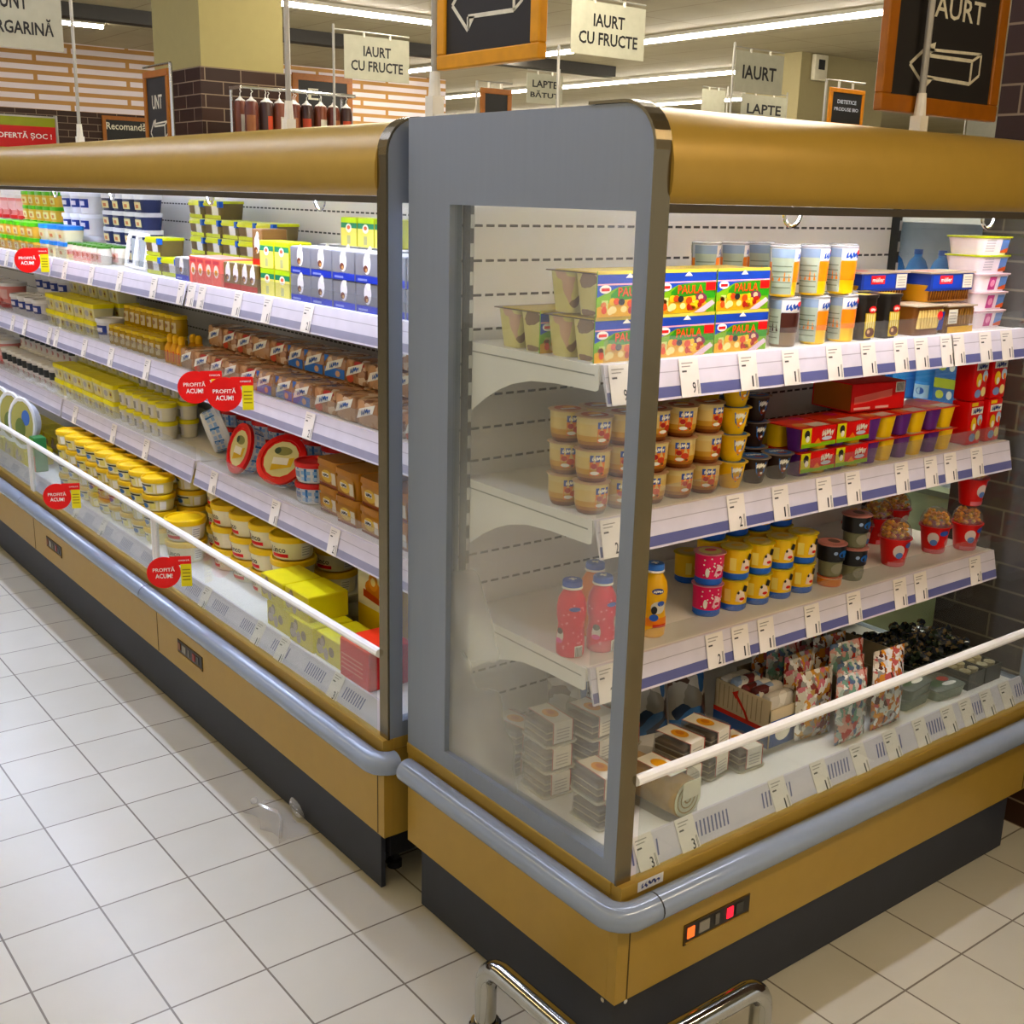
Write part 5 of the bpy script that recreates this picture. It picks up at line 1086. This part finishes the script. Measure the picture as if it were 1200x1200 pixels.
# deck
G11 = 'margarine tubs on the deck of the long row'
run('margarine_tub', 1.79, 2.44, .161, (.255,), (3,), DK, .0842, 'cream margarine tub with yellow lid', 'margarine', G11, .0008, .5)
run('margarine_tub', 1.83, 1.995, .161, (.44,), (2,), DK, .0842, 'margarine tub set back by the tall carton', 'margarine', G11, .0008, .3)
run('margarine_tub', 2.02, 2.52, .161, (.43,), (3,), DK, .0842, 'margarine tub in the rear row', 'margarine', G11, .0008, .5)
run('margarine_tub', 2.455, 2.62, .161, (.146,), (2,), DK, .0842, 'margarine tub at the glass fence', 'margarine', G11, .0008, .4)
run('margarine_tub', 2.53, 2.70, .161, (.345,), (3,), DK, .0842, 'margarine tub past the first stacks', 'margarine', G11, .0008, .5)
run('small_margarine_tub', 2.74, 3.98, .135, (.15, .29, .43), (4, 4, 4), DK, .0675, 'small margarine tub', 'margarine', G11, .0008, .5)

run('red_band_tub', 4.00, 4.36, .145, (.30, .45), (2, 3), DK, .0925, 'margarine tub with red band', 'margarine', 'red-banded margarine tubs', .001, .4)
for i in range(5): A('yellow_carton_pack', 4.46+.2*i, .135, DK, f'yellow butter carton under the white-rimmed ovals, {ORD[i]} along', 'butter', 'yellow butter cartons')
for i in range(5): A('white_ring', 4.44+.2*i, .10, DK+.0828, f'tall oval white-rimmed cheese pack standing on edge, {ORD[i]} past the red-banded tubs', 'cheese', 'white-rimmed cheese packs', .75)
for i in range(1): A('juice_box', 4.285, .11, DK, f'small green and orange drink carton at the fence past the margarine tubs', 'carton', 'small drink cartons')
for i in range(7): A('yellow_carton_pack', 4.47+.16*i, .36, DK, f'yellow butter carton in the row behind the white-rimmed ovals, {ORD[i]} along', 'butter', 'yellow butter cartons')
# boxes close to the grey frame
for i, (y, d, z) in enumerate(((1.33, .16, 0), (1.495, .155, 0), (1.66, .16, 0), (1.54, .165, .0825), (1.70, .16, .0825))): A('yellow_carton_pack', y, d, DK+z, f'yellow butter carton behind the fence, {["bottom, nearest the grey frame", "bottom, middle one", "bottom, farthest from the grey frame", "upper, nearer the grey frame", "upper, farther from the grey frame"][i]}', 'butter', 'yellow butter cartons')
A('red_carton', 1.155, .15, DK, 'red butter carton beside the grey end frame', 'butter', None)
A('tall_yellow_carton', 1.42, .35, DK, 'tall cream and yellow margarine carton with round badge', 'margarine', None)
A('flat_tray', 1.66, .43, DK, 'empty grey card tray behind the yellow cartons', 'tray', None)
#PART5
for o in list(COL.objects):
    if o.name.startswith('cheese_pack'): o.scale = (1.35, 1.35, 1.8)
# ------------------------------------------------------------------ guard rail and litter
gr_ = empty('floor_guard_rail', (-.135, -.14, 0)); tag(gr_, 'polished steel corner guard rail on the floor before the end case', 'guard rail')
b = MB(); zt = .198; rr = .05
def corner(p, q, s, n=6): return [tuple(a+(b_-a)*0 for a, b_ in zip(p, p))]
path = [(0, .425, .0), (0, .425, zt-.06)]+[(0, .425-.06+.06*math.cos(a), zt-.06+.06*math.sin(a)) for a in (.3, .6, .9, 1.2, PI/2)]+[(0, .09, zt)]+[(.08-.08*math.cos(a), .08-.08*math.sin(a)-.0, zt) for a in (.2, .5, .8, 1.1, 1.4, PI/2)]+[(.40, 0, zt)]+[(.40+.06*math.sin(a), 0, zt-.06+.06*math.cos(a)) for a in (.3, .6, .9, 1.2, PI/2)]+[(.46, 0, 0)]
b.tube(path, .0255, C('#b2b2ae', .08, 1., 0), 20); b.build('rail_tube', gr_)
for (x, y) in ((0, .425), (.46, 0)):
    f = MB(); f.lathe([(0, 0), (.05, 0), (.05, .004), (.038, .010), (.038, .034), (.034, .038), (.027, .039)], CHROME, 22, (x, y, 0)); f.build('flange', gr_)
lt_ = empty('plastic_litter', (-.10, 1.44, 0)); tag(lt_, 'crumpled clear plastic packaging lying on the floor against the plinth', 'litter')
random.seed(4); w = MB(); n = 9; vs = []; fs = []
for i in range(n+1):
    for j in range(5):
        u, v = i/n, j/4; vs.append((-.055+.11*v+.012*math.sin(i*1.3), -.14+.24*u, .004+.016*abs(math.sin(3.1*u+2*v))*(.5+.5*math.sin(7*v+i))+.002*random.random()))
for i in range(n):
    for j in range(4): a = i*5+j; fs.append((a, a+1, a+6, a+5))
LIT = clear('litter', '#ffffff', .22, '#f4f4f6', .05, .8)
w.add(vs, fs, LIT, True); w.tube([(-.04, -.12, .012), (0, -.05, .018), (.02, .02, .012), (-.01, .09, .016)], .005, LIT, 8); w.build('wrapper', lt_)
q = MB(); q.lathe([(.0, -.004), (.026, -.004), (.031, .0), (.034, .006), (.031, .008)], LIT, 20, (0, 0, 0), 'x', .8, 1.3); o = q.build('clear_lid', lt_, (.048, -.05, .045)); o.rotation_euler = (0, -.35, .2)
sp = MB(); sp.lathe([(0, -.012), (.010, -.008), (.013, 0), (.010, .008), (0, .012)], LIT, 12, (-.01, .125, .0135)); sp.build('cap', lt_)
# ------------------------------------------------------------------ signs above the cases
GS = C('#a8a695', .5); POLE = C('#a6a39a', .35, .3); SW = C('#e3e0d4', .4); FR = C('#c58f38', .45, 0, .12, 25); FR2 = C('#8f5a28', .45, 0, .12, 25); BOARD = C('#1d1b19', .6)
def clamp(mb, x, y, z): mb.box(x-.016, x+.016, y-.016, y+.016, z, z+.055, SW); mb.lathe([(.016, z+.05), (.012, z+.11), (0, z+.11)], SW, 10, (x, y, 0)); mb.box(x+.016, x+.075, y-.012, y+.012, z, z+.014, SW)
def card_sign(lines, px, y, zb, w, h, off, label, foot=0.0, txt=.8, hgt=.24, ztop=None):
    """grey card hanging from an arm of a pole; px, y = the pole; off = left edge of the card seen from the pole"""
    o = empty('aisle_sign', (px, y, foot)); zb -= foot; p = MB(); top = (ztop or zb+h+.05) if not ztop else ztop-foot
    p.tube([(0, 0, .02), (0, 0, top)], .008, POLE, 8); p.build('pole', o)
    c = MB(); clamp(c, 0, 0, 0) if foot > 1 else c.lathe([(0, 0), (.14, 0), (.14, .01), (.02, .02), (0, .02)], SW, 18); c.build('clamp' if foot > 1 else 'foot_plate', o)
    a = MB(); a.tube([(0, -.001, zb+h+.022), (off+w if off > -w/2 else off, -.001, zb+h+.022)], .005, POLE, 6)
    for t in (.3, .7): a.box(off+w*t-.006, off+w*t+.006, -.008, .004, zb+h-.008, zb+h+.02, SW)
    a.build('arm', o)
    s = MB(); s.box(off, off+w, -.004, .0, zb, zb+h, GS); k = len(lines)
    mw = max(text_mesh(l, .022)[2][0] for l in lines)
    for i, l in enumerate(lines):
        bx = text_mesh(l, .022)[2]; hh = h*hgt; ww = w*txt*bx[0]/mw
        tv, tf, bx = text_mesh(l, .022); cy = zb+h*(.5 if k == 1 else (.66, .32)[i])
        s.add([(off+w/2+a_*ww/bx[0], -.0052, cy+b_*hh/bx[1]) for a_, b_ in tv], tf, INK)
    s.build('card', o); return tag(o, label, 'sign', 'grey aisle signs')
def zat(u, v, y):
    d = FW+RT*((u-600)/FPX)-UP*((v-600)/FPX); t = (y-CAM.y)/d.y; return CAM.z+d.z*t
def sign_px(lines, upole, u0, u1, v0, v1, y, label, foot=0, **k):
    um = (u0+u1)/2; z1, z0 = zat(um, v0, y), zat(um, v1, y); zm = (z0+z1)/2; xp = B_x(upole, y, zm); a, b_ = B_x(u0, y, zm), B_x(u1, y, zm)
    card_sign(lines, xp, y, z0, b_-a, z1-z0, a-xp, label, foot, **k)
sign_px(['UNT', 'MARGARINĂ'], 84, -42, 72, -30, 56, 4.2, 'grey sign reading UNT MARGARINĂ on the long row', 2.06, ztop=3.1)
sign_px(['IAURT', 'CU FRUCTE'], 391, 403, 479, 44, 95, 5.2, 'smaller grey sign reading IAURT CU FRUCTE by the yellow pillar')
sign_px(['IAURT', 'CU FRUCTE'], 656, 669, 755, 4, 67, 4.0, 'larger grey sign reading IAURT CU FRUCTE above the grey panel', ztop=2.75)
sign_px(['LAPTE', 'BĂTUT'], 655, 617, 659, 87, 122, 6.2, 'small grey sign reading LAPTE BĂTUT')
sign_px(['IAURT'], 859, 861, 917, 62, 110, 4.6, 'grey sign reading IAURT by the beige pillar', hgt=.34, txt=.7)
sign_px(['LAPTE'], 921, 868, 921, 112, 145, 6.0, 'low grey sign reading LAPTE just above the canopy', hgt=.36, txt=.75)
sign_px([' '], 852, 822, 849, 105, 135, 7.5, 'small plain pale card over the end case canopy')
sign_px([' '], 1131, 1133, 1169, 134, 160, 7.0, 'small pale card beneath the big arrow board')
def board(name, o, x0, x1, z0, z1, fw, fr, items, y=0, plane='y'):
    """framed chalkboard in its own plane; items use metres from the lower left corner"""
    f = MB(); f.rbox(x0, x1, -.012, .012, z0, z0+fw, fr, .003, 1); f.rbox(x0, x1, -.012, .012, z1-fw, z1, fr, .003, 1); f.rbox(x0, x0+fw, -.0119, .0119, z0+fw, z1-fw, fr, .003, 1); f.rbox(x1-fw, x1, -.0119, .0119, z0+fw, z1-fw, fr, .003, 1); f.build('frame', o)
    b = MB(); b.box(x0+fw*.8, x1-fw*.8, -.005, .006, z0+fw*.8, z1-fw*.8, BOARD); b.decal(items, lambda u, v, h: (x0+u, -.005-h, z0+v), .0008); b.build('chalkboard', o)
CH = C('#cfcbb8', .6, 0, .12, 60)
def seg(a, b, t):
    dx, dy = b[0]-a[0], b[1]-a[1]; l = math.hypot(dx, dy); nx, ny = -dy/l*t, dx/l*t
    return PL([(a[0]+nx, a[1]+ny), (a[0]-nx, a[1]-ny), (b[0]-nx, b[1]-ny), (b[0]+nx, b[1]+ny)], CH, 0)
def arrow(cx, cy, L, hh, t=.004, thick=.05):
    """chalk drawing of a block arrow to the left"""
    P = [(-.5*L, 0), (-.25*L, hh), (-.25*L, hh*.5), (.42*L, hh*.55), (.42*L, -hh*.55), (-.25*L, -hh*.5), (-.25*L, -hh)]; P = [(cx+a, cy+b) for a, b in P]
    it = [seg(P[i], P[(i+1) % 7], t) for i in range(7)]
    q = [(P[3][0]+thick, P[3][1]+thick*.5), (P[4][0]+thick, P[4][1]+thick*.6)]
    it += [seg(P[3], q[0], t*.8), seg(q[0], q[1], t*.8), seg(q[1], P[4], t*.8), seg((P[2][0], P[2][1]+thick*.35), q[0], t*.8), PL([P[6], P[5], (P[5][0]+thick*.9, P[5][1]), (P[6][0]+thick*.2, P[6][1]+.004)], CH, 0), PL([P[1], (P[1][0]+thick*.7, P[1][1]+thick*.2), (P[2][0]+thick*.6, P[2][1]+thick*.3), P[2]], CH, 0)]
    return it
# big arrow board by the brick pillar
bx0, bx1 = 1.063, 1.592
o = empty('arrow_board', (1.205, .33, 2.0604)); p = MB(); p.tube([(0, -.03, .05), (0, -.03, 1.1)], .009, POLE, 10); p.build('pole', o); c = MB(); clamp(c, 0, -.03, 0); c.build('clamp', o)
x_ = bx0-1.205; board('b', o, x_, x_+bx1-bx0, .062, .062+.76, .042, FR2, [T('IAURT', .30, .265, .24, .056, CH, 0)]+arrow(.262, .118, .30, .052, .0045, .04)); tag(o, 'black arrow board reading IAURT beside the brick pillar', 'arrow board', 'framed arrow boards')
# arrow board over the end panel, facing the aisle
o = empty('arrow_board', (.10, .885, 2.0604), -PI/2); p = MB(); p.tube([(.012, 0, .05), (.012, 0, 1.0)], .009, POLE, 10); p.build('pole', o); c = MB(); clamp(c, .012, 0, 0); c.build('clamp', o)
board('b', o, .035, .415, .11, .11+.62, .032, FR, [T('IAURT', .19, .30, .24, .06, CH, 0)]+arrow(.18, .135, .25, .058, .0045, .03)); tag(o, 'black arrow board in an orange frame above the grey end panel', 'arrow board', 'framed arrow boards')
# the pole on the long row
o = empty('sign_pole', (.30, 2.01, 2.06)); p = MB(); p.tube([(0, 0, .05), (0, 0, 1.1)], .009, POLE, 10); p.build('pole', o); c = MB(); clamp(c, 0, 0, 0); c.build('clamp', o); tag(o, 'bare grey sign pole clamped on the long canopy near the hanging sausages', 'sign pole')
# chalkboard stand seen edge-on
xc = .55; y1_, y0_ = A_y(170, xc, 2.35), A_y(199, xc, 2.35)
def zatx(u, v, x):
    d = FW+RT*((u-600)/FPX)-UP*((v-600)/FPX); return CAM.z+d.z*(x-CAM.x)/d.x
zb_, zt_ = 2.06, zatx(185, 82, xc)
o = empty('chalkboard_stand', (xc, y1_, 2.06), -PI/2); w_ = y1_-y0_
board('c', o, 0, w_, .0, zt_-2.06, .03, FR2, [T('UNT', w_*.5, .6*(zt_-2.06), w_*.4, .06, CH, 0)]+arrow(w_*.5, .22*(zt_-2.06), w_*.62, .05, .004, .03)); s = MB(); s.tube([(w_+.012, 0, 0), (w_+.012, 0, zt_-2.04)], .008, CHROME, 8); s.tube([(w_+.012, 0, zt_-2.04), (-.01, 0, zt_-2.04)], .006, CHROME, 8); s.build('stand', o); tag(o, 'narrow chalkboard with brown frame standing on the long canopy', 'chalkboard')
def far_board(u0, u1, v0, v1, y, items, label, fr, fw=.05, post=True, rod=False):
    zm = zat((u0+u1)/2, (v0+v1)/2, y); a, b_ = B_x(u0, y, zm), B_x(u1, y, zm); z1, z0 = zat((u0+u1)/2, v0, y), zat((u0+u1)/2, v1, y)
    o = empty('chalkboard', ((a+b_)/2, y, 0)); w, h = b_-a, z1-z0
    if post:
        s = MB(); s.tube([(-w/2-.03, .02, 0), (-w/2-.03, .02, z1+.06), (w/2+.02, .02, z1+.06)], .012, POLE, 8); s.lathe([(0, 0), (.16, 0), (.16, .012), (0, .02)], SW, 16, (-w/2-.03, .02, 0))
        for t in (-.2, .2): s.box(w*t-.008, w*t+.008, .012, .028, z1, z1+.06, SW)
        s.build('stand', o)
    board('x', o, -w/2, w/2, z0, z1, fw, fr, items(w, h)); return tag(o, label, 'chalkboard', 'distant framed chalkboards')
WB = C('#dfe4f6', .6)
far_board(971, 1011, 104, 150, 5.0, lambda w, h: [T('DIETETICE', w*.5, h*.66, w*.55, h*.10, WB, 0), T('PRODUSE BIO', w*.5, h*.47, w*.7, h*.09, WB, 0)], 'framed board with two white lines behind the end case', C('#d08a2a', .45), .035)
far_board(563, 599, 104, 140, 8.0, lambda w, h: [], 'small dark framed board over the grey panel', FR2, .05)
far_board(343, 413, 88, 165, 13.985, lambda w, h: [T('E', w*.34, h*.70, w*.17, h*.17, CH, 0), Z(w*.4, h*.46, w*.4, h*.08, C('#7fa3b8', .6), 0)], 'dark framed board with a letter E behind the hanging sausages', FR2, .09, False)
far_board(120, 182, 137, 172, 13.985, lambda w, h: [T('Recomandă', w*.45, h*.68, w*.75, h*.26, CH, 0)], 'wide chalkboard reading Recomandă on the tiled back wall', FR2, .05, False)
# red offer sign
y = 7.7; zm = zat(30, 155, y); a, b_ = B_x(-9, y, zm), B_x(65, y, zm); z1, z0 = zat(30, 137, y), zat(30, 176, y); w, h = b_-a, z1-z0
o = empty('offer_sign', ((a+b_)/2, y, 0)); s = MB(); s.tube([(w/2+.012, .015, 0), (w/2+.012, .015, z1+.02)], .014, POLE, 8); s.tube([(-w/2-.012, .015, 0), (-w/2-.012, .015, z1+.02)], .014, POLE, 8); s.box(-w/2-.02, w/2+.02, 0, .02, z1, z1+.012, POLE); s.build('stand', o)
s = MB(); s.box(-w/2, w/2, -.006, .006, z0, z1, C('#bb2f2c', .45)); s.decal([R(-w/2, z1-h*.27, w/2, z1, C('#8f9430', .45), 0), R(-w/2, z0, w/2, z0+h*.08, C('#9b8f3a', .45), 0), T('OFERTĂ ȘOC !', 0, z0+h*.44, w*.86, h*.26, Wt, 1)], front(-.006), .001); s.build('panel', o); tag(o, 'red offer sign with olive top edge at the far left behind the row', 'sign')
# sausages hanging on a rack
y = 5.6; o = empty('hanging_rack', (B_x(340, y, 2.35), y, 0)); xr0, xr1 = B_x(278, y, 2.35)-o.location.x, B_x(408, y, 2.35)-o.location.x; zr = zat(340, 106, y)
s = MB(); s.tube([(xr0, .08, 0), (xr0, .08, zr), (xr1, .08, zr), (xr1, .08, 0)], .010, CHROME, 8); s.tube([(xr0, -.08, zr-.01), (xr1, -.08, zr-.01)], .010, CHROME, 8)
for xx in (xr0, xr1): s.box(xx-.012, xx+.012, -.08, .08, zr-.02, zr, CHROME); s.box(xx-.02, xx+.02, -.2, .2, 0, .03, CHROME)
s.build('rack', o); tag(o, 'chrome rack with hanging sausages before the dark tiled pillar', 'rack')
def sausage(c1, c2):
    def f():
        r = empty('hanging_sausage'); b = MB(); b.lathe([(0, -.30), (.022, -.295), (.042, -.27), (.044, -.05), (.036, -.02), (.010, -.004), (.006, .0)], c1, 12); b.decal([R(-.03, -.22, .03, -.10, c2, 0)], cone(.044, .045, .1), .001); b.build('sausage', r)
        t = MB(); t.lathe([(.034, -.024), (.030, -.012), (.014, -.002), (.010, .004), (.005, .012)], Wt, 8); t.tube([(0, 0, .006), (0, 0, .03), (.010, 0, .042), (0, 0, .05)], .0025, Wt, 5); t.build('clip', r); return r
    return f
for k, (c1, c2) in enumerate((('#5a2b1c', '#8a5a3c'), ('#6b3a26', '#c9c2b0'), ('#3a241c', '#a84a36'))): BUILD[f'saus{k}'] = sausage(C(c1, .4), C(c2, .5))
for k in range(8):
    xx = xr0+.06+(xr1-xr0-.12)*k/7
    for r in range(2):
        if r and k % 2: continue
        put(f'saus{(k*2+r) % 3}', (o.location.x+xx, y+(-.08 if r == 0 else .08), zr-.073+(0 if r == 0 else .01)), jit(1), f'dried sausage hanging on the {("front", "back")[r]} rail of the rack, {ORD[k]} along', 'sausage', 'sausages hanging on the rack')
# ------------------------------------------------------------------ water bottles on the shelf seen through the far end of the end case
xs0 = 3.3; ya, yb = A_y(1200, xs0, 1.75), A_y(1040, xs0, 1.75)
o = empty('store_shelf', (xs0, (ya+yb)/2, 0), -PI/2); hw = abs(yb-ya)/2+.25
s = MB()
for z in (.12, .55, 1.0, 1.42, 1.85): s.box(-hw, hw, 0, .42, z-.025, z, C('#cfd0d0', .45))
s.build('shelf_boards', o); s = MB(); s.box(-hw, hw, .42, .44, 0, 2.2, C('#b9c4cf', .5)); s.build('back', o)
s = MB()
for x in (-hw, hw-.03): s.box(x, x+.03, .38, .42, 0, 2.2, C('#7d8084', .4))
s.build('upright', o); tag(o, 'pale store shelf of blue water bottles beyond the end case', 'shelf')
@kind
def water_bottle():
    r = empty('water_bottle'); b = MB(); b.lathe([(0, 0), (.075, 0), (.082, .008), (.082, .10), (.076, .11), (.082, .12), (.082, .2), (.05, .27), (.026, .29), (.024, .305)], C('#4f9ae6', .12), 18); b.decal([R(-.06, .02, .06, .095, C('#b9d3ea', .4), 0), E(0, .06, .03, .02, C('#2a5aa8', .4), 1)], cone(.082, .0825, .3), .001); b.build('bottle', r)
    c = MB(); c.lathe([(.026, .303), (.028, .305), (.028, .33), (0, .331)], C('#2a62b8', .4), 12); c.build('cap', r); return r
@kind
def drink_pack(): return carton('drink_pack', .16, .2, .13, C('#3a6aa8', .4), [R(-.078, .08, .078, .125, C('#b9c25a', .4), 0), E(-.03, .05, .03, .02, C('#c9cf6a', .4), 1), E(.04, .05, .02, .02, Wt, 1)], C('#5a86b8', .4))
n = int((2*hw-.1)/.128)
for z, nmz in ((1.001, 'lower'), (1.421, 'upper')):
    for i in range(n):
        yy = (ya+yb)/2+hw-.09-.128*i
        if i < n-4: put('water_bottle', (xs0+.12, yy, z), -PI/2, f'blue water bottle on the {nmz} shelf beyond the end case, {ORD[i]} along', 'water bottle', 'blue water bottles')
        else:
            for t in range(2): put('drink_pack', (xs0+.14, yy, z+t*.1305), -PI/2, f'blue and lime drink pack, {tier(t, 2)}one on the {nmz} shelf beyond, {ORD[i]} along', 'drink pack', 'blue and lime drink packs')
for o in list(COL.objects):
    if o.name.startswith('water_bottle'): o.scale = (.72, .72, .85)
    if o.name.startswith('drink_pack'): o.scale = (.72, .8, 1)
# spare templates that nothing used
for k_, v_ in list(KIND.items()):
    if k_ not in USED: bpy.data.objects.remove(v_)
